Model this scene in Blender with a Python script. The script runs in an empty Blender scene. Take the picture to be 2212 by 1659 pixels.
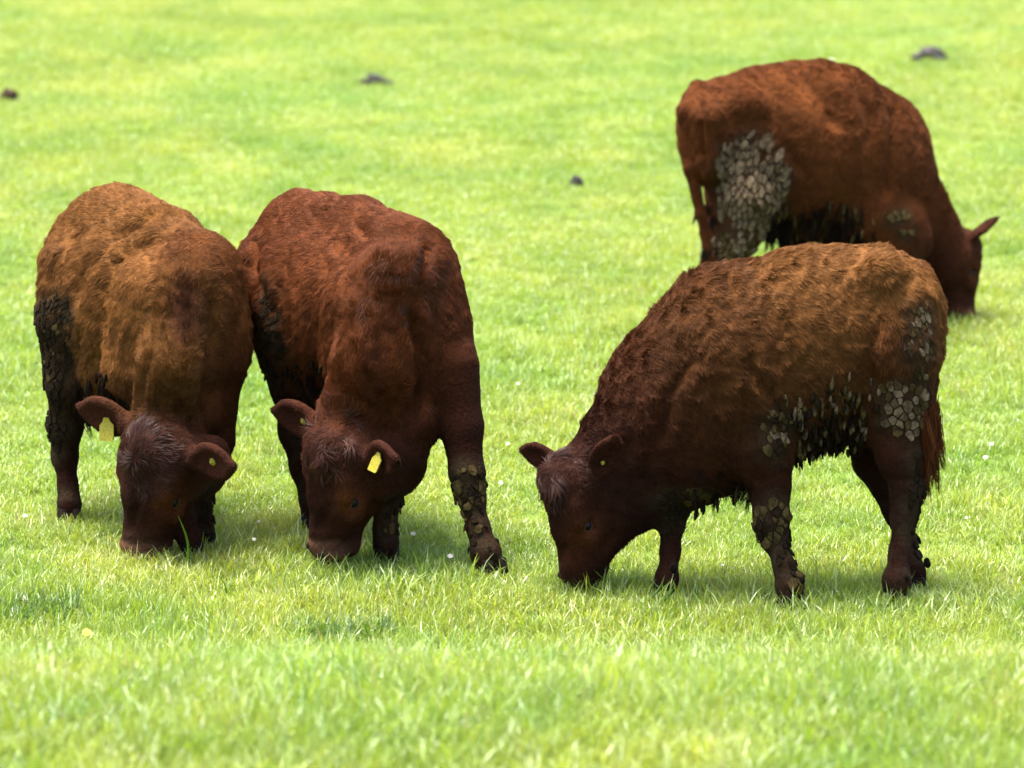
import bpy, math, random
import numpy as np
from mathutils import Vector, Matrix
from mathutils.bvhtree import BVHTree

random.seed(7)
rng = np.random.default_rng(7)
S = bpy.context.scene
C = S.collection

# ------------------------------------------------------------------ camera, world, sun, exposure
CAM_H = 3.75
FV = 10050.0                      # focal length in pixels of a 2212 px wide picture
PITCH = math.radians(11.57)
cam_d = bpy.data.cameras.new("camera")
cam_d.sensor_width = 36.0
cam_d.lens = FV / 2212.0 * 36.0
cam_d.clip_start = 0.5
cam_d.clip_end = 3000
cam_d.dof.use_dof = True
cam_d.dof.focus_distance = 15.6
cam_d.dof.aperture_fstop = 2.9
cam = bpy.data.objects.new("camera", cam_d)
C.objects.link(cam)
cam.location = (0, 0, CAM_H)
cam.rotation_euler = (math.pi / 2 - PITCH, 0, 0)
S.camera = cam

SUN_DIR = Vector((-0.20, 0.08, 0.97)).normalized()      # towards the sun
world = bpy.data.worlds.new("World")
S.world = world
world.use_nodes = True
wn = world.node_tree.nodes
wn.clear()
sky = wn.new("ShaderNodeTexSky")
sky.sky_type = 'NISHITA'
sky.sun_disc = False
sky.sun_elevation = math.asin(SUN_DIR.z)
sky.sun_rotation = math.atan2(SUN_DIR.x, SUN_DIR.y)
sky.dust_density = 5.0
sky.air_density = 0.7
sky.ozone_density = 0.5
bg = wn.new("ShaderNodeBackground")
bg.inputs[1].default_value = 0.15
wo = wn.new("ShaderNodeOutputWorld")
world.node_tree.links.new(sky.outputs[0], bg.inputs[0])
world.node_tree.links.new(bg.outputs[0], wo.inputs[0])
sun_l = bpy.data.lights.new("sun", 'SUN')
sun_l.energy = 2.1
sun_l.angle = math.radians(26.0)
sun_l.color = (1.0, 0.95, 0.86)
sun = bpy.data.objects.new("sun", sun_l)
C.objects.link(sun)
sun.rotation_euler = SUN_DIR.to_track_quat('Z', 'Y').to_euler()
S.view_settings.view_transform = 'Standard'
S.view_settings.look = 'None'
S.view_settings.gamma = 1
S.view_settings.exposure = 2.55
S.cycles.max_bounces = 8
S.cycles.transmission_bounces = 6
S.cycles.use_denoising = True

# ------------------------------------------------------------------ helpers
CP, SP = math.cos(PITCH), math.sin(PITCH)
def P(u, v, Y):
    """world point at horizontal distance Y seen at (u, v) of the 2212x1659 view"""
    a = (u - 1106.0) / FV
    b = -(v - 829.5) / FV
    d = np.array([a, CP + b * SP, -SP + b * CP])
    return np.array([0, 0, CAM_H]) + d * (Y / d[1])
def ppm(Y):
    return FV / (Y / CP)
def unit(v):
    v = np.asarray(v, float)
    return v / (np.linalg.norm(v) + 1e-12)

def _hash(ix, iy, iz, seed):
    h = (ix.astype(np.int64) * 374761393 + iy.astype(np.int64) * 668265263 + iz.astype(np.int64) * 1442695041 + seed * 974634777) & 0xFFFFFFFF
    h = ((h ^ (h >> 13)) * 1274126177) & 0xFFFFFFFF
    h = (h ^ (h >> 16)) & 0xFFFFFFFF
    return h.astype(np.float64) / 4294967295.0
def vnoise(p, seed=0):
    p = np.asarray(p, float)
    i = np.floor(p).astype(np.int64)
    f = p - i
    f = f * f * (3 - 2 * f)
    r = 0
    for dx in (0, 1):
        wx = f[:, 0] if dx else 1 - f[:, 0]
        for dy in (0, 1):
            wy = f[:, 1] if dy else 1 - f[:, 1]
            for dz in (0, 1):
                wz = f[:, 2] if dz else 1 - f[:, 2]
                r = r + wx * wy * wz * _hash(i[:, 0] + dx, i[:, 1] + dy, i[:, 2] + dz, seed)
    return r * 2 - 1
def fbm(p, seed=0, n=3):
    a, r, s = 1.0, 0, 0
    for k in range(n):
        r = r + a * vnoise(p * 2 ** k, seed + k * 17)
        s += a
        a *= 0.5
    return r / s

def _bank(y):
    t = np.clip((14.35 - y) / 3.2, 0, 1)
    return 0.55 * t * t * (3 - 2 * t)
def G(x, y):
    """height of the pasture"""
    x = np.atleast_1d(np.asarray(x, float)); y = np.atleast_1d(np.asarray(y, float))
    p = np.stack([x * 0.8, y * 0.5, np.zeros_like(x)], 1)
    far = np.clip((y - 17) / 6, 0, 1)
    return 0.02 * fbm(p, 5, 2) + far * 0.05 * fbm(p * 0.7, 9, 2) + _bank(y)

def props(o, label=None, cat=None, group=None, kind=None):
    if label: o["label"] = label
    if cat: o["category"] = cat
    if group: o["group"] = group
    if kind: o["kind"] = kind
    return o
def mesh_obj(name, verts, faces, mat=None, parent=None, smooth=True, cols=None):
    me = bpy.data.meshes.new(name)
    me.from_pydata([tuple(v) for v in verts], [], [tuple(int(i) for i in f) for f in faces])
    if smooth:
        me.polygons.foreach_set("use_smooth", [True] * len(me.polygons))
    if cols is not None:
        at = me.color_attributes.new("Col", 'FLOAT_COLOR', 'POINT')
        c4 = np.ones((len(verts), 4)); c4[:, :3] = cols
        at.data.foreach_set("color", c4.ravel())
    if mat: me.materials.append(mat)
    me.update()
    o = bpy.data.objects.new(name, me)
    C.objects.link(o)
    if parent: o.parent = parent
    return o

# ------------------------------------------------------------------ materials
def nm(name):
    m = bpy.data.materials.new(name)
    m.use_nodes = True
    t = m.node_tree
    t.nodes.clear()
    out = t.nodes.new("ShaderNodeOutputMaterial")
    return m, t, out
def bsdf_mat(name, col, rough=0.6, spec=0.4, noise=None, bump=0.0, attr=False, sheen=0.0):
    m, t, out = nm(name)
    b = t.nodes.new("ShaderNodeBsdfPrincipled")
    b.inputs["Roughness"].default_value = rough
    b.inputs["Specular IOR Level"].default_value = spec
    b.inputs["Base Color"].default_value = (*col, 1)
    src = None
    if attr:
        a = t.nodes.new("ShaderNodeAttribute"); a.attribute_name = "Col"
        src = a.outputs["Color"]
        t.links.new(src, b.inputs["Base Color"])
    if noise:
        sc, lo, hi = noise
        n = t.nodes.new("ShaderNodeTexNoise"); n.inputs["Scale"].default_value = sc; n.inputs["Detail"].default_value = 6
        tc = t.nodes.new("ShaderNodeNewGeometry")
        t.links.new(tc.outputs["Position"], n.inputs["Vector"])
        mr = t.nodes.new("ShaderNodeMapRange"); mr.inputs[1].default_value = 0.3; mr.inputs[2].default_value = 0.7
        mr.inputs[3].default_value = lo; mr.inputs[4].default_value = hi
        t.links.new(n.outputs[0], mr.inputs[0])
        mx = t.nodes.new("ShaderNodeVectorMath"); mx.operation = 'SCALE'
        if src: t.links.new(src, mx.inputs[0])
        else: mx.inputs[0].default_value = col
        t.links.new(mr.outputs[0], mx.inputs["Scale"])
        t.links.new(mx.outputs[0], b.inputs["Base Color"])
        if bump:
            bp = t.nodes.new("ShaderNodeBump"); bp.inputs["Strength"].default_value = bump; bp.inputs["Distance"].default_value = 0.01
            t.links.new(n.outputs[0], bp.inputs["Height"]); t.links.new(bp.outputs[0], b.inputs["Normal"])
    t.links.new(b.outputs[0], out.inputs[0])
    return m

def grass_material(name, tint=(1, 1, 1)):
    m, t, out = nm(name)
    L = t.links
    a = t.nodes.new("ShaderNodeAttribute"); a.attribute_name = "Col"
    geo = t.nodes.new("ShaderNodeNewGeometry")
    mp = t.nodes.new("ShaderNodeMapping"); mp.inputs["Scale"].default_value = (1.0, 0.8, 0.0)
    L.new(geo.outputs["Position"], mp.inputs[0])
    n1 = t.nodes.new("ShaderNodeTexNoise"); n1.inputs["Scale"].default_value = 1.6; n1.inputs["Detail"].default_value = 5; n1.inputs["Roughness"].default_value = 0.6
    L.new(mp.outputs[0], n1.inputs["Vector"])
    n2 = t.nodes.new("ShaderNodeTexNoise"); n2.inputs["Scale"].default_value = 0.55; n2.inputs["Detail"].default_value = 3
    L.new(mp.outputs[0], n2.inputs["Vector"])
    r1 = t.nodes.new("ShaderNodeValToRGB")
    r1.color_ramp.elements[0].position = 0.34; r1.color_ramp.elements[0].color = (0.62, 0.79, 0.54, 1)
    r1.color_ramp.elements[1].position = 0.68; r1.color_ramp.elements[1].color = (1.15, 1.08, 1.05, 1)
    L.new(n1.outputs[0], r1.inputs[0])
    r2 = t.nodes.new("ShaderNodeValToRGB")
    r2.color_ramp.elements[0].position = 0.35; r2.color_ramp.elements[0].color = (0.86, 0.98, 0.9, 1)
    r2.color_ramp.elements[1].position = 0.65; r2.color_ramp.elements[1].color = (1.06, 1.02, 1.0, 1)
    L.new(n2.outputs[0], r2.inputs[0])
    m1 = t.nodes.new("ShaderNodeVectorMath"); m1.operation = 'MULTIPLY'
    m2 = t.nodes.new("ShaderNodeVectorMath"); m2.operation = 'MULTIPLY'
    m3 = t.nodes.new("ShaderNodeVectorMath"); m3.operation = 'MULTIPLY'; m3.inputs[1].default_value = tint
    L.new(a.outputs["Color"], m1.inputs[0]); L.new(r1.outputs[0], m1.inputs[1])
    L.new(m1.outputs[0], m2.inputs[0]); L.new(r2.outputs[0], m2.inputs[1])
    L.new(m2.outputs[0], m3.inputs[0])
    d = t.nodes.new("ShaderNodeBsdfDiffuse")
    tr = t.nodes.new("ShaderNodeBsdfTranslucent")
    g = t.nodes.new("ShaderNodeBsdfGlossy"); g.inputs["Roughness"].default_value = 0.38; g.inputs["Color"].default_value = (0.9, 0.95, 0.9, 1)
    tc = t.nodes.new("ShaderNodeVectorMath"); tc.operation = 'MULTIPLY'; tc.inputs[1].default_value = (1.2, 1.15, 0.9)
    L.new(m3.outputs[0], tc.inputs[0])
    L.new(m3.outputs[0], d.inputs[0]); L.new(tc.outputs[0], tr.inputs[0])
    mix = t.nodes.new("ShaderNodeMixShader"); mix.inputs[0].default_value = 0.55
    L.new(d.outputs[0], mix.inputs[1]); L.new(tr.outputs[0], mix.inputs[2])
    mix2 = t.nodes.new("ShaderNodeMixShader"); mix2.inputs[0].default_value = 0.035
    L.new(mix.outputs[0], mix2.inputs[1]); L.new(g.outputs[0], mix2.inputs[2])
    L.new(mix2.outputs[0], out.inputs[0])
    return m

M_grass = grass_material("grass_blade")
M_dark_grass = grass_material("dark_grass_blade", (0.30, 0.46, 0.20))
M_soil = bsdf_mat("pasture_soil", (0.080, 0.125, 0.020), 0.9, 0.05, noise=(9, 0.6, 1.2), bump=0.4)
M_skin = bsdf_mat("cattle_hide", (0.03, 0.012, 0.006), 0.95, 0.04, noise=(90, 0.7, 1.3), bump=0.5, attr=True)
M_eye = bsdf_mat("eye_surface", (0.002, 0.003, 0.005), 0.12, 0.14)
M_lid = bsdf_mat("eyelid_skin", (0.045, 0.016, 0.007), 0.7, 0.1)
M_nose = bsdf_mat("nose_skin", (0.050, 0.022, 0.013), 0.55, 0.2, noise=(150, 0.7, 1.2), bump=0.3)
M_nostril = bsdf_mat("nostril_dark", (0.01, 0.006, 0.005), 0.7, 0.2)
M_hoof = bsdf_mat("hoof_horn", (0.006, 0.004, 0.003), 0.8, 0.04, noise=(80, 0.6, 1.4), bump=0.3)
M_tag = bsdf_mat("yellow_plastic", (0.24, 0.21, 0.018), 0.5, 0.2, noise=(160, 0.5, 1.1))
M_tag_print = bsdf_mat("tag_print", (0.05, 0.05, 0.01), 0.6, 0.2)
M_mud_dry = bsdf_mat("dry_mud", (0.095, 0.068, 0.039), 0.95, 0.04, noise=(45, 0.35, 1.5), bump=0.7)
M_mud_mid = bsdf_mat("half_dry_mud", (0.060, 0.042, 0.023), 0.95, 0.04, noise=(45, 0.35, 1.5), bump=0.7)
M_mud_olive = bsdf_mat("olive_mud", (0.040, 0.028, 0.010), 0.95, 0.04, noise=(45, 0.35, 1.6), bump=0.7)
M_mud_dark = bsdf_mat("dark_mud", (0.010, 0.0065, 0.003), 0.9, 0.05, noise=(90, 0.6, 1.4), bump=0.7)
M_dung = bsdf_mat("old_dung", (0.012, 0.009, 0.009), 0.6, 0.25, noise=(50, 0.5, 1.8), bump=0.8)
M_dung_brown = bsdf_mat("brown_soil", (0.035, 0.02, 0.012), 0.9, 0.2, noise=(40, 0.5, 1.5), bump=0.8)
M_petal = bsdf_mat("white_petal", (0.5, 0.5, 0.47), 0.6, 0.3)
M_yellow = bsdf_mat("yellow_petal", (0.7, 0.45, 0.02), 0.6, 0.3)

def hair_material(name, spec, rough):
    m, t, out = nm(name)
    a = t.nodes.new("ShaderNodeAttribute"); a.attribute_name = "hair_col"
    b = t.nodes.new("ShaderNodeBsdfPrincipled")
    b.inputs["Roughness"].default_value = rough
    b.inputs["Specular IOR Level"].default_value = spec
    t.links.new(a.outputs["Color"], b.inputs["Base Color"])
    tr = t.nodes.new("ShaderNodeBsdfTranslucent")
    t.links.new(a.outputs["Color"], tr.inputs[0])
    mx = t.nodes.new("ShaderNodeMixShader"); mx.inputs[0].default_value = 0.25
    t.links.new(b.outputs[0], mx.inputs[1]); t.links.new(tr.outputs[0], mx.inputs[2])
    t.links.new(mx.outputs[0], out.inputs[0])
    return m
M_hair = hair_material("cattle_hair", 0.06, 0.6)
M_lock = hair_material("glossy_lock_hair", 0.22, 0.42)

# ------------------------------------------------------------------ ground
def build_ground():
    xs = np.concatenate([[-600, -200, -60, -20, -9], np.linspace(-6, 6, 81), [9, 20, 60, 200, 600]])
    ys = np.concatenate([[-200, -40, 2, 6], np.linspace(8.5, 36, 161), [45, 70, 140, 300, 900]])
    X, Y = np.meshgrid(xs, ys)
    Z = G(X.ravel(), Y.ravel())
    V = np.stack([X.ravel(), Y.ravel(), Z], 1)
    n = len(xs)
    F = [(j * n + i, j * n + i + 1, (j + 1) * n + i + 1, (j + 1) * n + i) for j in range(len(ys) - 1) for i in range(n - 1)]
    props(mesh_obj("ground", V, F, M_soil), kind="structure")
build_ground()

def blades(n, size, lo, hi, w=(0.0018, 0.0036), seed=1, bend=0.8, cols=None, round_area=False):
    """n curved blades as one triangle mesh: 7 verts, 5 tris each"""
    r = np.random.default_rng(seed)
    if round_area:
        a = r.uniform(0, 2 * np.pi, n); q = size * np.sqrt(r.uniform(0, 1, n))
        root = np.stack([q * np.cos(a), q * np.sin(a), np.full(n, -0.004)], 1)
    else:
        root = np.stack([r.uniform(-size / 2, size / 2, n), r.uniform(-size / 2, size / 2, n), np.full(n, -0.004)], 1)
    L = (lo + (hi - lo) * r.beta(2, 2.4, n)) * (1 + .45 * vnoise(root * 14, seed))
    az = r.uniform(0, 2 * np.pi, n)
    lean = np.abs(r.normal(0.25, 0.3, n)) * bend
    curl = r.uniform(0.3, 1.5, n) * bend
    d = np.stack([np.cos(az), np.sin(az), np.zeros(n)], 1)
    taz = az + np.pi / 2 + r.normal(0, 0.5, n)
    side = np.stack([np.cos(taz), np.sin(taz), np.zeros(n)], 1)
    wid = r.uniform(w[0], w[1], n) * (0.6 + 0.6 * L / hi)
    V = np.zeros((n, 7, 3)); p = root.copy(); ang = lean.copy()
    prof = [1.0, 1.0, 0.7]
    for k in range(3):
        V[:, 2 * k] = p - side * (wid * prof[k] * 0.5)[:, None]
        V[:, 2 * k + 1] = p + side * (wid * prof[k] * 0.5)[:, None]
        st = (L / 3)[:, None] * (d * np.sin(ang)[:, None] + np.array([0, 0, 1.0]) * np.cos(ang)[:, None])
        p = p + st
        ang = ang + curl / 3 * 1.3
    V[:, 6] = p
    base = (np.arange(n) * 7)[:, None]
    T = np.array([[0, 1, 3], [0, 3, 2], [2, 3, 5], [2, 5, 4], [4, 5, 6]])
    F = (base[:, :, None] + T[None]).reshape(-1, 3)
    # colours
    green = np.array([0.150, 0.226, 0.024]); yel = np.array([0.256, 0.296, 0.038]); pale = np.array([0.36, 0.44, 0.20]); straw = np.array([0.30, 0.24, 0.11])
    q = r.uniform(0, 1, n)[:, None]
    c = green * (1 - q) + yel * q
    k = r.uniform(0, 1, n)
    c[k < 0.10] = pale; c[k > 0.965] = straw
    c = c * r.uniform(0.8, 1.2, n)[:, None]
    c = np.repeat(c[:, None], 7, 1)
    return V.reshape(-1, 3), F, c.reshape(-1, 3)

def fast_mesh(name, V, F, mat, cols=None, smooth=False):
    me = bpy.data.meshes.new(name)
    V = np.asarray(V, np.float32); F = np.asarray(F, np.int32)
    k = F.shape[1]
    me.vertices.add(len(V)); me.vertices.foreach_set("co", V.ravel())
    me.loops.add(F.size); me.loops.foreach_set("vertex_index", F.ravel())
    me.polygons.add(len(F)); me.polygons.foreach_set("loop_start", np.arange(0, F.size, k, dtype=np.int32))
    me.polygons.foreach_set("use_smooth", np.full(len(F), smooth))
    me.update(calc_edges=True)
    if cols is not None:
        at = me.color_attributes.new("Col", 'FLOAT_COLOR', 'POINT')
        c4 = np.ones((len(V), 4), np.float32); c4[:, :3] = cols
        at.data.foreach_set("color", c4.ravel())
    if mat: me.materials.append(mat)
    return me

def build_grass():
    pc = bpy.data.collections.new("grass_patches")
    NP = 10
    for i in range(NP):
        V, F, c = blades(1150, 0.44, 0.025, 0.075, seed=100 + i, bend=1.0)
        me = fast_mesh("grass_patch", V, F, M_grass, c)
        pc.objects.link(bpy.data.objects.new("grass_patch", me))
    for i in range(4):
        V, F, c = blades(150, 0.44, 0.06, 0.135, w=(.0028, .0050), seed=300 + i, bend=.75)
        pc.objects.link(bpy.data.objects.new("grass_tall", fast_mesh("grass_tall", V, F, M_grass, c)))
    pts, rot, scl, pick = [], [], [], []
    y = 10.6
    while y < 36:
        hw = 0.112 * y + 2.6
        x = -hw
        while x < hw:
            px, py = x + rng.uniform(-.06, .06), y + rng.uniform(-.06, .06)
            pts.append((px, py)); rot.append(rng.uniform(0, 6.28))
            q = float(fbm(np.array([[px * 1.7, py * 1.4, 0]]), 21, 3)[0])
            s = 0.86 + 0.38 * q 
            if py < 15.1: s += 0.35 * min(1, (15.1 - py) / 0.6)
            scl.append(max(0.5, s) * rng.uniform(0.9, 1.1))
            pick.append(int(rng.integers(0, NP)))
            for _ in range(2 if py < 14.2 else 1 if (py < 14.9 or (rng.uniform() < .12 and py < 20)) else 0):
                pts.append((px + rng.uniform(0, .3), py + rng.uniform(0, .3))); rot.append(rng.uniform(0, 6.28)); scl.append(rng.uniform(.55, 1.05)); pick.append(NP + int(rng.integers(0, 4)))
            x += 0.30
        y += 0.30
    for (u, v, Y) in [(147, 1128, 15.9), (330, 1092, 16.2), (440, 1182, 15.54), (413, 1195, 15.4), (285, 1200, 15.25), (1066, 1238, 15.1), (836, 1215, 15.25), (676, 1150, 15.8),
                      (690, 1215, 15.05), (1708, 1300, 14.70), (1436, 1282, 14.84), (1934, 1300, 14.72), (1980, 1270, 14.9), (1225, 1275, 14.8), (2080, 700, 19.6), (2043, 700, 19.6)]:
        c = P(u, v, Y)
        for k in range(2):
            pts.append((c[0] + rng.uniform(-.06, .06), c[1] + rng.uniform(-.16, .0))); rot.append(rng.uniform(0, 6.28)); scl.append(.85); pick.append(int(rng.integers(0, NP)))
        pts.append((c[0] + rng.uniform(-.05, .05), c[1] - .1)); rot.append(rng.uniform(0, 6.28)); scl.append(.7); pick.append(NP + int(rng.integers(0, 4)))
    pts = np.array(pts); z = G(pts[:, 0], pts[:, 1])
    me = bpy.data.meshes.new("grass")
    me.vertices.add(len(pts))
    me.vertices.foreach_set("co", np.column_stack([pts, z]).astype(np.float32).ravel())
    a = me.attributes.new("rz", 'FLOAT', 'POINT'); a.data.foreach_set("value", np.array(rot, np.float32))
    a = me.attributes.new("sz", 'FLOAT', 'POINT'); a.data.foreach_set("value", np.array(scl, np.float32))
    a = me.attributes.new("pick", 'INT', 'POINT'); a.data.foreach_set("value", np.array(pick, np.int32))
    o = bpy.data.objects.new("grass", me)
    C.objects.link(o)
    props(o, "short bright green pasture grass covering the whole field", "grass", kind="stuff")
    ng = bpy.data.node_groups.new("grass_scatter", 'GeometryNodeTree')
    ng.interface.new_socket("Geometry", in_out='INPUT', socket_type='NodeSocketGeometry')
    ng.interface.new_socket("Geometry", in_out='OUTPUT', socket_type='NodeSocketGeometry')
    N, L = ng.nodes, ng.links
    gi = N.new('NodeGroupInput'); go = N.new('NodeGroupOutput')
    ci = N.new('GeometryNodeCollectionInfo'); ci.inputs[0].default_value = pc
    ci.inputs['Separate Children'].default_value = True; ci.inputs['Reset Children'].default_value = True
    ip = N.new('GeometryNodeInstanceOnPoints'); ip.inputs['Pick Instance'].default_value = True
    def attr(name, typ):
        n = N.new('GeometryNodeInputNamedAttribute'); n.data_type = typ; n.inputs[0].default_value = name
        return n.outputs[0]
    cx = N.new('ShaderNodeCombineXYZ'); L.new(attr("rz", 'FLOAT'), cx.inputs[2])
    sx = N.new('ShaderNodeCombineXYZ'); sx.inputs[0].default_value = 1; sx.inputs[1].default_value = 1
    L.new(attr("sz", 'FLOAT'), sx.inputs[2])
    e2r = N.new('FunctionNodeEulerToRotation'); L.new(cx.outputs[0], e2r.inputs[0])
    L.new(gi.outputs[0], ip.inputs['Points']); L.new(ci.outputs[0], ip.inputs['Instance'])
    L.new(attr("pick", 'INT'), ip.inputs['Instance Index'])
    L.new(e2r.outputs[0], ip.inputs['Rotation']); L.new(sx.outputs[0], ip.inputs['Scale'])
    L.new(ip.outputs[0], go.inputs[0])
    md = o.modifiers.new("scatter", 'NODES'); md.node_group = ng
build_grass()

# ------------------------------------------------------------------ implicit bodies
def smin(a, b, k):
    h = np.clip(0.5 + 0.5 * (b - a) / k, 0, 1)
    return b * (1 - h) + a * h - k * h * (1 - h)
def smax(a, b, k):
    return -smin(-a, -b, k)

class Prim:
    def __init__(s, kind, k, col, hl, flow, lift=0.35, sub=False, **kw):
        s.kind, s.k, s.col, s.hl, s.lift, s.sub = kind, k, np.array(col, float), hl, lift, sub
        s.flow = unit(flow)
        s.__dict__.update(kw)
    def bbox(s):
        if s.kind == 'cap':
            r = max(s.ra, s.rb) * max(1, s.f)
            lo = np.minimum(s.a, s.b) - r; hi = np.maximum(s.a, s.b) + r
        else:
            r = max(s.r)
            lo = s.c - r; hi = s.c + r
        m = s.k + 0.025
        return lo - m, hi + m
    def dist(s, p):
        if s.kind == 'cap':
            d = s.d
            def sq(q):
                return q + (q @ d)[..., None] * d * (1 / s.f - 1) if s.f != 1 else q
            a = sq(s.a[None])[0]; b = sq(s.b[None])[0]; q = sq(p)
            ab = b - a
            t = np.clip(((q - a) @ ab) / (ab @ ab + 1e-9), 0, 1)
            v = q - a - t[:, None] * ab
            n = np.linalg.norm(v, axis=1)
            dd = n - (s.ra + (s.rb - s.ra) * t)
            if s.f != 1:   # back to metric units along the local normal
                u = v / (n[:, None] + 1e-9)
                g = u + (u @ d)[:, None] * d * (1 / s.f - 1)
                dd = dd / (np.linalg.norm(g, axis=1) + 1e-9)
            return dd
        q = (p - s.c) @ s.B.T          # B rows are the axes
        k0 = np.linalg.norm(q / s.r, axis=1); k1 = np.linalg.norm(q / (s.r ** 2), axis=1)
        return k0 * (k0 - 1) / (k1 + 1e-9)

def surface_nets(D, org, h):
    s = D < 0
    nx, ny, nz = D.shape
    cs = np.zeros((nx - 1, ny - 1, nz - 1), np.int8)
    for dx in (0, 1):
        for dy in (0, 1):
            for dz in (0, 1):
                cs += s[dx:nx - 1 + dx, dy:ny - 1 + dy, dz:nz - 1 + dz]
    act = (cs > 0) & (cs < 8)
    I = np.argwhere(act)
    idx = np.full(act.shape, -1, np.int64); idx[act] = np.arange(len(I))
    acc = np.zeros((len(I), 3)); cnt = np.zeros(len(I))
    corners = [(a, b, c) for a in (0, 1) for b in (0, 1) for c in (0, 1)]
    for ca in corners:
        for ax in range(3):
            if ca[ax]: continue
            cb = list(ca); cb[ax] = 1
            da = D[I[:, 0] + ca[0], I[:, 1] + ca[1], I[:, 2] + ca[2]]
            db = D[I[:, 0] + cb[0], I[:, 1] + cb[1], I[:, 2] + cb[2]]
            m = (da < 0) != (db < 0)
            t = np.where(m, da / (da - db + 1e-12), 0)
            pt = np.tile(np.array(ca, float), (len(I), 1)); pt[:, ax] = t
            acc[m] += pt[m]; cnt[m] += 1
    V = (I + acc / cnt[:, None]) * h + org
    F = []
    for ax in range(3):
        b, c = (ax + 1) % 3, (ax + 2) % 3
        sl0 = [slice(None)] * 3; sl1 = [slice(None)] * 3
        sl0[ax] = slice(0, -1); sl1[ax] = slice(1, None)
        e0, e1 = s[tuple(sl0)], s[tuple(sl1)]
        E = np.argwhere(e0 != e1)
        E = E[(E[:, b] > 0) & (E[:, c] > 0) & (E[:, b] < D.shape[b] - 1) & (E[:, c] < D.shape[c] - 1)]
        flip = s[E[:, 0], E[:, 1], E[:, 2]]
        def cell(ob, oc):
            q = E.copy(); q[:, b] += ob; q[:, c] += oc
            return idx[q[:, 0], q[:, 1], q[:, 2]]
        q = np.stack([cell(-1, -1), cell(0, -1), cell(0, 0), cell(-1, 0)], 1)
        q[~flip] = q[~flip][:, ::-1]
        F.append(q)
    return V, np.concatenate(F)

def vert_normals(V, F):
    a, b, c, d = (V[F[:, i]] for i in range(4))
    fn = np.cross(c - a, d - b)
    N = np.zeros_like(V)
    for i in range(4):
        np.add.at(N, F[:, i], fn)
    return N / (np.linalg.norm(N, axis=1)[:, None] + 1e-12)

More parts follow.
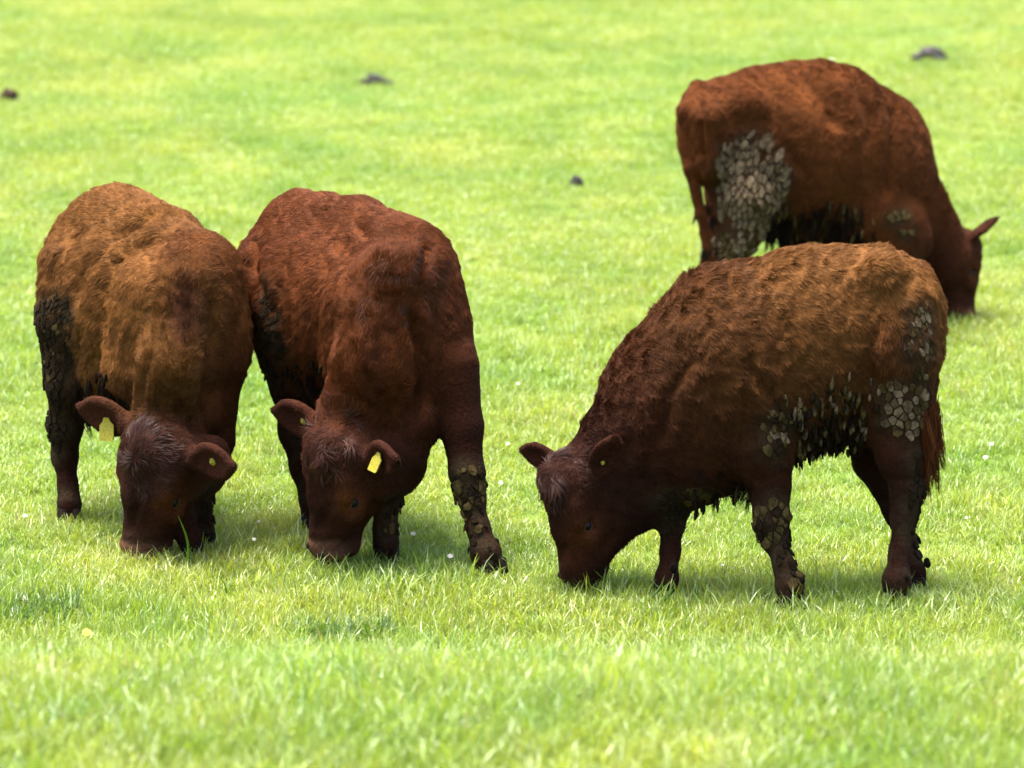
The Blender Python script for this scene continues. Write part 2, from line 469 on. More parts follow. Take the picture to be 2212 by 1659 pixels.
class Cow:
    def __init__(s, name, base_uvY, yaw):
        s.prims = []
        s.fwd = unit([math.cos(yaw), math.sin(yaw), 0]); s.lat = np.array([-s.fwd[1], s.fwd[0], 0.0])
        s.flow = unit(-s.fwd * 0.9 + np.array([0, 0, -0.6]))
        s.base = np.array(base_uvY, float)
        s.root = bpy.data.objects.new(name, None)
        s.root.empty_display_size = 0.2
        s.root.location = s.base
        C.objects.link(s.root)
    def cap(s, A, ra, B, rb, k=0.05, col=(.05, .02, .01), hl=0.03, flow=None, f=1.0, d=None, lift=.35):
        """A, B are (u, v, Y); radii in view pixels"""
        s.prims.append(Prim('cap', k, col, hl, s.flow if flow is None else flow, lift, a=P(*A), b=P(*B), ra=ra / ppm(A[2]), rb=rb / ppm(B[2]), f=f, d=np.array(s.lat if d is None else d)))
    def capw(s, a, ra, b, rb, k=0.02, col=(.05, .02, .01), hl=0.01, flow=(0, 0, -1), f=1.0, d=(0, 1, 0), lift=.3):
        s.prims.append(Prim('cap', k, col, hl, flow, lift, a=np.array(a, float), b=np.array(b, float), ra=ra, rb=rb, f=f, d=unit(d)))
    def ell(s, c, r, B, k=0.02, col=(.05, .02, .01), hl=0.01, flow=(0, 0, -1), sub=False, lift=.3):
        s.prims.append(Prim('ell', k, col, hl, flow, lift, sub, c=np.array(c, float), r=np.array(r, float), B=np.array(B, float)))
    def chain(s, nodes, k=0.03, **kw):
        nodes = [(*q[:3], q[3] * (1, .95, .88, .78, .74, .82, .80)[min(i, 6)]) for i, q in enumerate(nodes)] if len(nodes) > 4 else nodes
        for (a, b) in zip(nodes[:-1], nodes[1:]):
            fl = unit(P(*b[:3]) - P(*a[:3])) if kw.get('flow') is None else kw['flow']
            q = dict(kw); q['flow'] = fl
            s.cap(a[:3], a[3], b[:3], b[3], k=k, **q)

    def head(s, poll, muzzle, normal, sc=1.0, col=(.035, .012, .007), ears=(), deep=1.15, wide=1.0):
        """poll, muzzle in world; normal: where the forehead faces"""
        x = unit(muzzle - poll); n = unit(normal); n = unit(n - x * (n @ x)); y = unit(np.cross(n, x))
        L = np.linalg.norm(muzzle - poll)
        B = np.array([x, y, n])
        s.HB, s.HO, s.HL = B, poll, L
        q = L / 0.45
        T = lambda a, b, c: poll + x * a * q + y * b * q * wide + n * c * q * deep
        s.T = T
        u = q
        dark = np.array(col); warm = dark * np.array([2.1, 1.9, 1.5])
        fl = x
        s.ell(T(.075, 0, -.085), np.array([.090, .112 * wide, .098 * deep]) * u, B, .04, dark, .026, unit(x * .6 + n * .4), lift=.5)
        s.capw(T(.10, 0, -.080), .098 * u, T(.22, 0, -.080), .086 * u, .03, dark, .014, fl, f=1.04 * wide, d=y)
        s.capw(T(.20, 0, -.078), .074 * u, T(.36, 0, -.072), .051 * u, .035, dark, .010, fl, f=1.15 * wide, d=y)
        s.ell(T(.405, 0, -.078), np.array([.048, .068 * wide, .054]) * u, B, .02, dark * np.array([6.5, 9.0, 8.5]), .004, fl)
        s.ell(T(.395, 0, -.125), np.array([.048, .056 * wide, .036]) * u, B, .015, dark * 4, .004, fl)
        s.capw(T(.12, 0, -.175), .085 * u, T(.36, 0, -.115), .044 * u, .045, dark, .012, fl, f=1.05 * wide, d=y)
        for sg in (1, -1):
            s.ell(T(.120, sg * .076, -.175), np.array([.105, .056, .090 * deep]) * u, B, .04, dark, .012, fl)
            s.capw(T(.13, sg * .080, -.045), .032 * u, T(.185, sg * .086, -.052), .027 * u, .03, warm * 1.3, .008, fl)
            s.ell(T(.235, sg * .086, -.085), np.array([.045, .024, .030]) * u, B, .03, warm * 1.5, .006, fl)
            s.ell(T(.207, sg * .113, -.068), np.array([.026, .016, .017]) * u, B, .008, warm * 1.6, .004, fl, sub=True)
            s.ell(T(.432, sg * .040, -.036), np.array([.016, .015, .013]) * u, B, .008, dark * .4, .003, fl, sub=True)
        for e in ears:
            # e: side, tip direction in head axes (x,y,n), opening direction in head axes, size
            sg, tip, opn, size = e
            d = unit(B.T @ np.array(tip)); o = B.T @ np.array(opn); o = unit(o - d * (o @ d)); w = unit(np.cross(d, o))
            b0 = T(.055, sg * .098, -.085)
            EB = np.array([d, w, o]); z = size * u
            ec = dark * 1.1
            s.capw(b0, .030 * z, b0 + d * .05 * z, .030 * z, .02, ec, .012, d)
            s.ell(b0 + d * .105 * z, np.array([.082, .057, .021]) * z, EB, .02, ec, .012, d, lift=.2)
            s.capw(b0 + d * .135 * z, .026 * z, b0 + d * .190 * z, .014 * z, .02, ec, .014, d, f=.6, d=o)
            s.ell(b0 + d * .112 * z + o * .026 * z, np.array([.070, .045, .024]) * z, EB, .008, ec * np.array([1.5, 1.2, 1.1]), .005, d, sub=True)
            s.__dict__.setdefault('ears', []).append((sg, b0, d, w, o, z))

    def build(s, h=0.009, lumps=0.006, lump_f=22.0, nhair=120000, woolly=0.5, seed=0, folds=0.008, tint=(1, 1, 1), creases=(), patches=()):
        s.folds = folds
        lo = np.min([p.bbox()[0] for p in s.prims if not p.sub], 0); hi = np.max([p.bbox()[1] for p in s.prims if not p.sub], 0)
        n = np.ceil((hi - lo) / h).astype(int) + 1
        D = np.full(n, 0.5, np.float32)
        for pass_ in (0, 1):
            for p in s.prims:
                if p.sub != bool(pass_): continue
                a, b = p.bbox()
                i0 = np.maximum(((a - lo) / h).astype(int), 0); i1 = np.minimum(((b - lo) / h).astype(int) + 2, n)
                ax = [lo[i] + np.arange(i0[i], i1[i]) * h for i in range(3)]
                g = np.stack(np.meshgrid(*ax, indexing='ij'), -1)
                d = p.dist(g.reshape(-1, 3)).reshape(g.shape[:3])
                sl = tuple(slice(i0[i], i1[i]) for i in range(3))
                D[sl] = smax(D[sl], -d, p.k) if p.sub else smin(D[sl], d, p.k)
        V, F = surface_nets(D, lo, h)
        # keep the one continuous body
        N = vert_normals(V, F)
        # per vertex coat data blended from the primitives
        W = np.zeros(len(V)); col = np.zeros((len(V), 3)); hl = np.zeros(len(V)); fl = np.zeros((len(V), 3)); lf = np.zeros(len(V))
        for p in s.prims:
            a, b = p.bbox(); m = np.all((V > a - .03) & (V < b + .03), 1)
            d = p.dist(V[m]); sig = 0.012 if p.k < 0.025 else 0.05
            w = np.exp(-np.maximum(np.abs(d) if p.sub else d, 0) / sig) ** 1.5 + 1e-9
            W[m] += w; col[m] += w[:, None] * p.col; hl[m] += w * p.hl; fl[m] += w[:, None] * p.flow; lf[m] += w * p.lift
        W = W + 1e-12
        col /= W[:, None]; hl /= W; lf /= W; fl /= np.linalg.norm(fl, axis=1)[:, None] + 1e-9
        # soft muscle and fur-clump relief
        amp = np.clip(hl / 0.03, 0.05, 1.3)
        V = V + N * ((fbm(V * 7, seed + 3, 2) * 0.006 + fbm(V * lump_f, seed + 5, 3) * lumps) * amp)[:, None]
        q = np.stack([(V - s.base) @ s.fwd * 8.5, (V - s.base) @ s.lat * 4, V[:, 2] * 2.6 + (V - s.base) @ s.fwd * 1.5], 1)
        fd = 1 - np.abs(vnoise(q + .25 * np.stack([fbm(V * 5, seed + 13 + i, 2) for i in range(3)], 1), seed + 12)) * 2.2
        V = V + N * (np.clip(fd, -1, 1) * s.folds * np.clip(hl / .03 - .35, 0, 1))[:, None]
        N = vert_normals(V, F)
        # folds of hide and muscle edges, pressed into (or raised from) the side that carries them
        q = V - np.array([0, 0, CAM_H]); depth = q[:, 1] * CP - q[:, 2] * SP
        uv = np.stack([1106 + FV * q[:, 0] / depth, 829.5 - FV * (q[:, 1] * SP + q[:, 2] * CP) / depth], 1)
        facing = np.clip((N * -q / np.linalg.norm(q, axis=1)[:, None]).sum(1) * 3 + .3, 0, 1)
        off = np.zeros(len(V))
        for pts, wd, dp in creases:
            pts = np.array(pts, float); best = np.full(len(V), 1e9); along = np.zeros(len(V)); k_ = 0; ns = len(pts) - 1
            for a, b in zip(pts[:-1], pts[1:]):
                ab = b - a; t = np.clip(((uv - a) @ ab) / (ab @ ab), 0, 1)
                dd = np.linalg.norm(uv - a - t[:, None] * ab, axis=1); m_ = dd < best
                along = np.where(m_, (k_ + t) / ns, along); best = np.where(m_, dd, best); k_ += 1
            off -= np.clip(np.sin(np.pi * along) * 1.8, 0, 1) * (dp * np.exp(-(best / wd) ** 2) - (.30 * dp * np.exp(-((best - 2.2 * wd) / (1.2 * wd)) ** 2)))
        V = V + N * (off * facing)[:, None]
        N = vert_normals(V, F)
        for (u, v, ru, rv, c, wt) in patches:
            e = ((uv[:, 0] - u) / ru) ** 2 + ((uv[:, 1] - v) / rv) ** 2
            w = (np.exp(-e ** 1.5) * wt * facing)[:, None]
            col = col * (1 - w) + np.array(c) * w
        cn = fbm(V * 4, seed + 11, 3)
        col = col * (1 + 0.30 * cn[:, None]) * np.array(tint)
        s.V, s.F, s.N, s.col, s.hl, s.flo, s.lf = V, F, N, col, hl, fl, lf
        me = fast_mesh("body", V - s.base, F, M_skin, col * 0.7, smooth=True)
        s.body = bpy.data.objects.new("body", me); C.objects.link(s.body); s.body.parent = s.root
        s.bvh = BVHTree.FromPolygons([tuple(v) for v in V], [tuple(int(i) for i in f) for f in F])
        s.mud_seeds = np.zeros((0, 3))
        s.seed = seed; s.woolly = woolly; s.nhair = nhair

    def hit(s, u, v):
        o = Vector((0, 0, CAM_H)); t = Vector(P(u, v, 15.0)) - o
        r = s.bvh.ray_cast(o, t.normalized())
        return (np.array(r[0]), np.array(r[1])) if r[0] is not None else (None, None)

    def sample(s, n, r):
        F, V = s.F, s.V
        tri = np.concatenate([F[:, [0, 1, 2]], F[:, [0, 2, 3]]])
        a, b, c = V[tri[:, 0]], V[tri[:, 1]], V[tri[:, 2]]
        ar = np.linalg.norm(np.cross(b - a, c - a), axis=1) * (0.35 + np.clip(s.hl[tri[:, 0]] / .03, 0, 1) * .65)
        ar /= ar.sum()
        t = r.choice(len(tri), n, p=ar)
        q = r.uniform(0, 1, (n, 2)); m = q.sum(1) > 1; q[m] = 1 - q[m]
        w = np.stack([1 - q.sum(1), q[:, 0], q[:, 1]], 1)
        def I(A):
            x = A[tri[t]]
            return (x * (w[:, :, None] if A.ndim == 2 else w)).sum(1)
        return I(V), I(s.N), I(s.col), I(s.hl), I(s.flo), I(s.lf)

    def stain(s, p):
        st = np.zeros(len(p))
        if len(s.mud_seeds):
            for i0 in range(0, len(p), 20000):
                d = np.sqrt(((p[i0:i0 + 20000, None, :] - s.mud_seeds[None, :, :]) ** 2).sum(2)).min(1)
                st[i0:i0 + 20000] = np.clip(1.25 - d / .055, 0, 1)
        st *= np.clip(.75 + .9 * fbm(p * 26, s.seed + 401, 2), 0, 1)
        legs = np.clip((.42 - p[:, 2]) / .15, 0, 1) * (np.linalg.norm(p - s.T(.2, 0, -.1), axis=1) > .33)
        st = np.maximum(st, legs * np.clip(.25 + 1.3 * fbm(p * 18, s.seed + 402, 3), 0, .8))
        return st * .9

    def coat(s):
        st = s.stain(s.V)
        c = s.col * .7 * (1 - st[:, None]) + np.array([.024, .017, .009]) * st[:, None]
        c4 = np.ones((len(c), 4), np.float32); c4[:, :3] = c
        s.body.data.color_attributes["Col"].data.foreach_set("color", c4.ravel())
        r = np.random.default_rng(s.seed + 50)
        p, n, col, hl, fl, lf = s.sample(s.nhair, r)
        keep = np.ones(len(p), bool)
        if len(s.mud_seeds):
            # little fur shows through the caked mud
            cell = 0.02
            for i0 in range(0, len(p), 20000):
                d2 = ((p[i0:i0 + 20000, None, :] - s.mud_seeds[None, :, :]) ** 2).sum(2)
                near = (d2 < s.mud_r[None, :] ** 2).any(1)
                keep[i0:i0 + 20000] = ~near | (r.uniform(0, 1, len(near)) < 0.30)
        for e in getattr(s, 'eyes', []):
            keep &= np.linalg.norm(p - e, axis=1) > 0.030
        p, n, col, hl, fl, lf = (x[keep] for x in (p, n, col, hl, fl, lf))
        m = len(p)
        n = n / (np.linalg.norm(n, axis=1)[:, None] + 1e-9)
        sw = np.stack([fbm(p * 20, s.seed + 31 + i, 2) for i in range(3)], 1)
        sw2 = np.stack([vnoise(p * 75, s.seed + 61 + i) for i in range(3)], 1)
        wl = s.woolly * np.clip(hl / .03, 0.2, 1)[:, None]
        d = fl + sw * (0.18 + 0.5 * wl) + sw2 * (0.10 + 0.9 * wl) + r.normal(0, 0.10, (m, 3))
        d = d - n * (d * n).sum(1)[:, None]
        d = d / (np.linalg.norm(d, axis=1)[:, None] + 1e-6)
        d = d * (1 - lf[:, None] * .6) + n * lf[:, None]
        d /= np.linalg.norm(d, axis=1)[:, None]
        L = hl * r.uniform(0.6, 1.15, m) * (1 + 0.20 * vnoise(p * 20, s.seed + 77))
        K = 5
        pts = np.zeros((m, K, 3)); q = p - n * 0.002
        curl = np.stack([vnoise(p * 40, s.seed + 91 + i) for i in range(3)], 1)
        for k in range(K):
            pts[:, k] = q
            d = d + curl * (0.16 + 0.4 * wl) + fl * 0.10 + np.array([0, 0, -0.10])
            dn = (d * n).sum(1)
            d = d + n * np.maximum(0.16 - dn, 0)[:, None]
            d /= np.linalg.norm(d, axis=1)[:, None]
            q = q + d * (L / (K - 1))[:, None]
        bright = (1 + 0.12 * vnoise(p * 30, s.seed + 97) + 0.25 * vnoise(p * 90, s.seed + 98)) * r.uniform(0.7, 1.35, m)
        hc = col * np.clip(bright, 0.35, 2)[:, None]
        # hair stained by the mud around the caked pieces and on the lower legs
        st = s.stain(p)
        mudc = np.array([.030, .021, .011]) * (1 + .5 * vnoise(p * 60, 71))[:, None] * r.uniform(.5, 1.5, m)[:, None]
        hc = hc * (1 - st[:, None]) + mudc * st[:, None]
        rad0 = np.clip(0.0011 * (hl / 0.03) ** 0.4, 0.0006, 0.0013)
        add_curves(s, "coat", pts, hc, rad0)

    def tufts(s, name, strands, **kw):
        add_curves(s, name, *strands)

def add_curves(s, name, pts, hc, rad0, mat=None):
    m, K = pts.shape[:2]
    cu = bpy.data.hair_curves.new(name)
    cu.add_curves([K] * m)
    cu.points.foreach_set("position", (pts - s.base).astype(np.float32).ravel())
    rr = np.array([1.0, 1.0, 0.85, 0.6, 0.25]) if K == 5 else np.linspace(1, .25, K)
    at = cu.attributes.get("radius") or cu.attributes.new("radius", 'FLOAT', 'POINT')
    at.data.foreach_set("value", (rad0[:, None] * rr[None]).astype(np.float32).ravel())
    at = cu.attributes.new("hair_col", 'FLOAT_COLOR', 'CURVE')
    c4 = np.ones((m, 4), np.float32); c4[:, :3] = hc
    at.data.foreach_set("color", c4.ravel())
    cu.materials.append(mat or M_hair)
    o = bpy.data.objects.new(name, cu); C.objects.link(o); o.parent = s.root
    return o

# ------------------------------------------------------------------ small parts
def uv_sphere(name, c, r, mat, parent, base, scale=(1, 1, 1), B=None, seg=20, rings=12, squash=None):
    V = []; F = []
    for j in range(rings + 1):
        th = math.pi * j / rings
        for i in range(seg):
            ph = 2 * math.pi * i / seg
            V.append([math.sin(th) * math.cos(ph) * scale[0], math.sin(th) * math.sin(ph) * scale[1], math.cos(th) * scale[2]])
    V = np.array(V) * r
    if B is not None: V = V @ np.array(B)
    V = V + c - base
    for j in range(rings):
        for i in range(seg):
            F.append((j * seg + i, (j + 1) * seg + i, (j + 1) * seg + (i + 1) % seg, j * seg + (i + 1) % seg))
    return mesh_obj(name, V, F, mat, parent)

def add_eyes(s):
    s.eyes = []
    q = s.HL / 0.45
    for sg in (1, -1):
        c0 = s.T(.207, sg * .160, -.062)
        d = unit(s.T(.207, 0, -.074) - c0)
        r = s.bvh.ray_cast(Vector(c0 - d * 0.05), Vector(d))
        if r[0] is None: continue
        p = np.array(r[0])
        e = p + d * 0.009 * q
        s.eyes.append(p)
        eye = uv_sphere("eye", e, 0.018 * q, M_eye, s.root, s.base)
        # eyelid ring around the ball
        ax = unit(-d); a = unit(s.HB[0] * .9 + s.HB[2] * .25); a = unit(a - ax * (a @ ax)); b = np.cross(ax, a)
        V, F = [], []
        n1, n2 = 24, 8
        for i in range(n1):
            t = 2 * math.pi * i / n1
            rr = np.array([math.cos(t) * .0185, math.sin(t) * .0125]) * q
            cen = p + a * rr[0] + b * rr[1] - ax * 0.001 + ax * 0.004 * (1 - abs(math.cos(t)))
            out = unit(a * math.cos(t) + b * math.sin(t))
            for j in range(n2):
                f = 2 * math.pi * j / n2
                V.append(cen + out * math.cos(f) * .0045 * q + ax * math.sin(f) * .005 * q - s.base)
        for i in range(n1):
            for j in range(n2):
                F.append((i * n2 + j, ((i + 1) % n1) * n2 + j, ((i + 1) % n1) * n2 + (j + 1) % n2, i * n2 + (j + 1) % n2))
        lid = mesh_obj("eyelid", V, F, M_lid, s.root)
    # muzzle pad and nostrils
    B = s.HB
    for sg in (1, -1):
        uv_sphere("nostril", s.T(.408, sg * .030, -.044), 0.0115 * q, M_nostril, s.root, s.base, (1.1, .8, .7), B)
    uv_sphere("nose_pad", s.T(.432, 0, -.066), 0.03 * q, M_nose, s.root, s.base, (.75, 1.35, .75), B)

def rounded_plate(poly, th, c, a, b, n, dome=0.35):
    """poly: 2-D outline in the (a, b) plane -> bevelled, domed plate"""
    poly = np.array(poly); m = poly.mean(0)
    r = np.random.default_rng(int(abs(c[0] * 7e5 + c[2] * 3e5)) % 100000)
    if len(poly) < 8:      # broken, uneven outline
        q = []
        for i in range(len(poly)):
            a0, b0 = poly[i], poly[(i + 1) % len(poly)]
            q.append(m + (a0 - m) * r.uniform(.86, 1.0)); q.append(m + ((a0 + b0) / 2 - m) * r.uniform(.88, 1.04))
        poly = np.array(q)
    rings = [(1.0, -th * 0.8), (0.93, th * 0.6)]
    V = []
    for sc, z in rings:
        for q in poly:
            w = m + (q - m) * sc
            V.append(c + a * w[0] + b * w[1] + n * (z + (th * r.uniform(-.25, .25) if z > 0 else 0)))
    V.append(c + a * m[0] + b * m[1] + n * th * (.75 + dome * .3))
    k = len(poly); F = []
    for r in range(1):
        for i in range(k):
            F.append((r * k + i, r * k + (i + 1) % k, (r + 1) * k + (i + 1) % k, (r + 1) * k + i))
    for i in range(k):
        F.append((k + i, k + (i + 1) % k, 2 * k))
    return V, F

def clip_poly(poly, nrm, off):
    out = []
    for i in range(len(poly)):
        p, q = poly[i], poly[(i + 1) % len(poly)]
        dp, dq = p @ nrm - off, q @ nrm - off
        if dp <= 0: out.append(p)
        if (dp < 0) != (dq < 0) and dp != dq:
            out.append(p + (q - p) * (dp / (dp - dq)))
    return out

def mud_plates(s, regions, size=0.024, limit=300, name="mud_plate"):
    """regions: (u, v, radius_px_u, radius_px_v, coverage, size factor, material, stretch) picked on the side of the cow that is there"""
    r = np.random.default_rng(s.seed + 200)
    p, n, col, hl, fl, lf = s.sample(350000, r)
    seeds = []
    Vd = np.array([0, 0, CAM_H])
    for reg in regions:
        u0, v0, ru, rv, cov, sf, mats, st = reg[:8]
        mats = mats if isinstance(mats, tuple) else (mats,)
        facing_all = len(reg) > 8 and reg[8]
        # centre of the region in the world: the surface point seen there
        q = p - Vd
        depth = q[:, 1] * CP - q[:, 2] * SP
        uu = 1106 + FV * q[:, 0] / depth
        vv = 829.5 - FV * (q[:, 1] * SP + q[:, 2] * CP) / depth
        e = ((uu - u0) / ru) ** 2 + ((vv - v0) / rv) ** 2
        edge = 1 + 0.35 * fbm(p * 14, s.seed + 300, 2)
        ok = e < edge
        if not facing_all: ok &= (n * unit(Vd - p.mean(0))).sum(1) > -0.15
        idx = np.flatnonzero(ok); r.shuffle(idx)
        sz = size * sf
        mine = []
        for i in idx:
            f = unit(fl[i] - n[i] * (fl[i] @ n[i]))
            good = True
            for sd in seeds:
                dv = p[i] - sd[0]
                dd = dv @ dv
                if dd > (2.2 * sz) ** 2: continue
                al = dv @ f
                if math.sqrt(max(dd - al * al, 0) + (al / st) ** 2) < sz * 0.42 + sd[3] * 0.42:
                    good = False; break
            if good:
                seeds.append([p[i], n[i], f, sz * r.choice([.55, .8, 1.0, 1.25], p=[.2, .3, .3, .2]) * r.uniform(.9, 1.1), st, mats[int(r.integers(len(mats)))], cov * min(1, 1.45 - e[i] ** 1.5)])
    P0 = np.array([x[0] for x in seeds]) if seeds else np.zeros((0, 3))
    made = []
    for i, (c, nn, f, sz, st, mat, cov) in enumerate(seeds):
        if r.uniform() > cov: continue
        nn = unit(nn); a = f; b = np.cross(nn, a)
        R = sz * 1.0
        ang = np.linspace(0, 2 * np.pi, 9)[:-1] + r.uniform(0, 1)
        poly = [np.array([math.cos(t) * R * .8, math.sin(t) * R * .8]) * r.uniform(.75, 1.1) for t in ang]
        d = P0 - c
        near = np.flatnonzero((np.linalg.norm(d, axis=1) < sz * 3 * st) & (np.arange(len(P0)) != i))
        for j in near:
            w = np.array([d[j] @ a / st, d[j] @ b]); l = np.linalg.norm(w)
            if l < 1e-4: continue
            poly = clip_poly(poly, w / l, l * sz / (sz + seeds[j][3]) - 0.0009)
            if len(poly) < 3: break
        if len(poly) < 3: continue
        poly = [q * np.array([st, 1.0]) for q in poly]
        pl = np.array(poly)
        ext = pl.max(0) - pl.min(0)
        if min(ext) < 0.005: continue
        tilt = unit(nn + r.normal(0, .10, 3) - f * r.uniform(.0, .22)); b2 = unit(np.cross(tilt, a)); a2 = np.cross(b2, tilt)
        V, F = rounded_plate(poly, r.uniform(.0028, .0065) * (sz / .024) ** .6, c - s.base + nn * 0.004, a2, b2, tilt)
        made.append((ext[0] * ext[1], V, F, mat, c, sz))
    made.sort(key=lambda x: -x[0])
    for _, V, F, mat, c, sz in made[:limit]:
        mesh_obj(name, V, F, mat, s.root, smooth=False)
    if len(made) > limit:
        VV, FF = [], []
        for _, V, F, mat, c, sz in made[limit:]:
            FF += [tuple(i + len(VV) for i in f) for f in F]; VV += V
        props(mesh_obj("mud_crumbs", VV, FF, M_mud_dark, s.root, smooth=False), kind="stuff")
    s.mud_seeds = np.array([m[4] for m in made]) if made else np.zeros((0, 3))
    s.mud_r = np.array([m[5] * .55 for m in made]) if made else np.zeros(0)

_drops = {}
def drop_mesh(i, mat):
    key = (i, mat.name)
    if key in _drops: return _drops[key]
    r = np.random.default_rng(900 + i)
    V, F = [], []
    seg, rings = 6, 5
    for j in range(rings):
        t = j / (rings - 1)
        rad = (0.25 + 0.95 * math.sin(math.pi * (0.12 + 0.80 * t ** 1.3))) * 0.55
        for k in range(seg):
            a = 2 * math.pi * k / seg
            q = rad * r.uniform(.75, 1.2)
            V.append((q * math.cos(a) * .2 + .03 * math.sin(t * 3 + i), q * math.sin(a) * .2, -t))
    V.append((0.02, 0, -1.06)); V.append((0, 0, 0.03))
    for j in range(rings - 1):
        for k in range(seg):
            F.append((j * seg + k, j * seg + (k + 1) % seg, (j + 1) * seg + (k + 1) % seg, (j + 1) * seg + k))
    t0 = (rings - 1) * seg
    for k in range(seg):
        F.append((t0 + k, t0 + (k + 1) % seg, rings * seg)); F.append(((k + 1) % seg, k, rings * seg + 1))
    me = bpy.data.meshes.new("mud_clod"); me.from_pydata(V, [], F); me.materials.append(mat)
    me.polygons.foreach_set("use_smooth", [True] * len(F)); me.update()
    _drops[key] = me
    return me

def mud_clods(s, regions, seed=0, name="mud_clod"):
    """regions: (u, v, ru, rv, count, length, thickness, mats, min downward)"""
    r = np.random.default_rng(s.seed + 400 + seed)
    p, n, col, hl, fl, lf = s.sample(60000, r)
    q = p - np.array([0, 0, CAM_H])
    depth = q[:, 1] * CP - q[:, 2] * SP
    uu = 1106 + FV * q[:, 0] / depth
    vv = 829.5 - FV * (q[:, 1] * SP + q[:, 2] * CP) / depth
    for (u0, v0, ru, rv, cnt, ln, th, mats, dn) in regions:
        ok = (((uu - u0) / ru) ** 2 + ((vv - v0) / rv) ** 2 < 1) & (n[:, 2] < dn)
        ok &= (n[:, 1] < 0.4) & (np.linalg.norm(p - s.T(.15, 0, -.1), axis=1) > .36)
        idx = np.flatnonzero(ok); r.shuffle(idx)
        for i in idx[:cnt]:
            mat = mats[int(r.integers(len(mats)))]
            o = bpy.data.objects.new(name, drop_mesh(int(r.integers(5)), mat))
            C.objects.link(o); o.parent = s.root
            L = ln * r.uniform(.6, 1.3)
            o.location = p[i] + n[i] * 0.006 - s.base
            o.scale = (th * r.uniform(.8, 1.4) * 5, th * r.uniform(.8, 1.4) * 5, L)
            o.rotation_euler = (r.normal(0, .12), r.normal(0, .12), r.uniform(0, 6.28))

def hanging_hair(s, regions, col, seed=0, name="belly_fringe", spread=.012):
    """locks of long matted hair hanging from the belly or tail: (u,v,ru,rv,locks,length, max nz)"""
    r = np.random.default_rng(s.seed + 500 + seed)
    p, n, _, hl, fl, lf = s.sample(60000, r)
    q = p - np.array([0, 0, CAM_H])
    depth = q[:, 1] * CP - q[:, 2] * SP
    uu = 1106 + FV * q[:, 0] / depth
    vv = 829.5 - FV * (q[:, 1] * SP + q[:, 2] * CP) / depth
    A, H, R0 = [], [], []
    K = 5
    for (u0, v0, ru, rv, cnt, ln, dn) in regions:
        ok = (((uu - u0) / ru) ** 2 + ((vv - v0) / rv) ** 2 < 1) & (n[:, 2] < dn) & (np.linalg.norm(p - s.T(.15, 0, -.1), axis=1) > .42)
        idx = np.flatnonzero(ok); r.shuffle(idx)
        for i in idx[:cnt]:
            L = ln * r.uniform(.5, 1.2); tip = p[i] + np.array([r.normal(0, spread), r.normal(0, spread), -L]) + n[i] * .01
            for _ in range(16):
                a0 = p[i] + r.normal(0, .007, 3); a1 = tip + r.normal(0, .0035, 3) + np.array([0, 0, r.uniform(-.01, .02)])
                bow = r.normal(0, .004, 3)
                A.append([a0 + (a1 - a0) * (k / (K - 1)) ** 1.0 + bow * math.sin(math.pi * k / (K - 1)) for k in range(K)])
                H.append(np.array(col) * r.uniform(.6, 1.4)); R0.append(0.0011)
    if A: add_curves(s, name, np.array(A), np.array(H), np.array(R0))

def forelock(s, centre, spread, n, L, col, seed=0, mat=None, name="forelock", lift=.18, droop=(0, 0, -1), wave=.45):
    """curly hair on the poll: strands radiate from a whorl"""
    r = np.random.default_rng(s.seed + 600 + seed)
    p, nn, _, hl, fl, lf = s.sample(90000, r)
    d0 = p - centre
    dist = np.linalg.norm(d0, axis=1)
    idx = np.flatnonzero(dist < spread * (1 - r.uniform(0, 1, len(p)) ** 1.5 * .75)); r.shuffle(idx); idx = idx[:n]
    p, nn, d0, dist = p[idx], nn[idx], d0[idx], dist[idx]
    m = len(p); K = 5
    rad = d0 - nn * (d0 * nn).sum(1)[:, None]; rad /= np.linalg.norm(rad, axis=1)[:, None] + 1e-6
    sw = np.stack([vnoise(p * 22, s.seed + 601 + i) for i in range(3)], 1)
    d = rad * .8 + nn * lift + sw * wave + np.array(droop) * .3 + r.normal(0, .06, (m, 3)); d /= np.linalg.norm(d, axis=1)[:, None]
    q = p.copy(); pts = np.zeros((m, K, 3))
    LL = L * r.uniform(.6, 1.15, m) * (1 - .5 * dist / spread)
    curl = np.cross(nn, sw)
    for k in range(K):
        pts[:, k] = q
        d = d + curl * wave * .8 + np.array(droop) * .15 - nn * .10 + rad * .05
        d /= np.linalg.norm(d, axis=1)[:, None]
        q = q + d * (LL / (K - 1))[:, None]
    hc = np.array(col) * (r.uniform(.7, 1.3, m) * (1 + .4 * vnoise(p * 50, 5)))[:, None]
    add_curves(s, name, pts, hc, np.full(m, .0010), mat or M_lock)

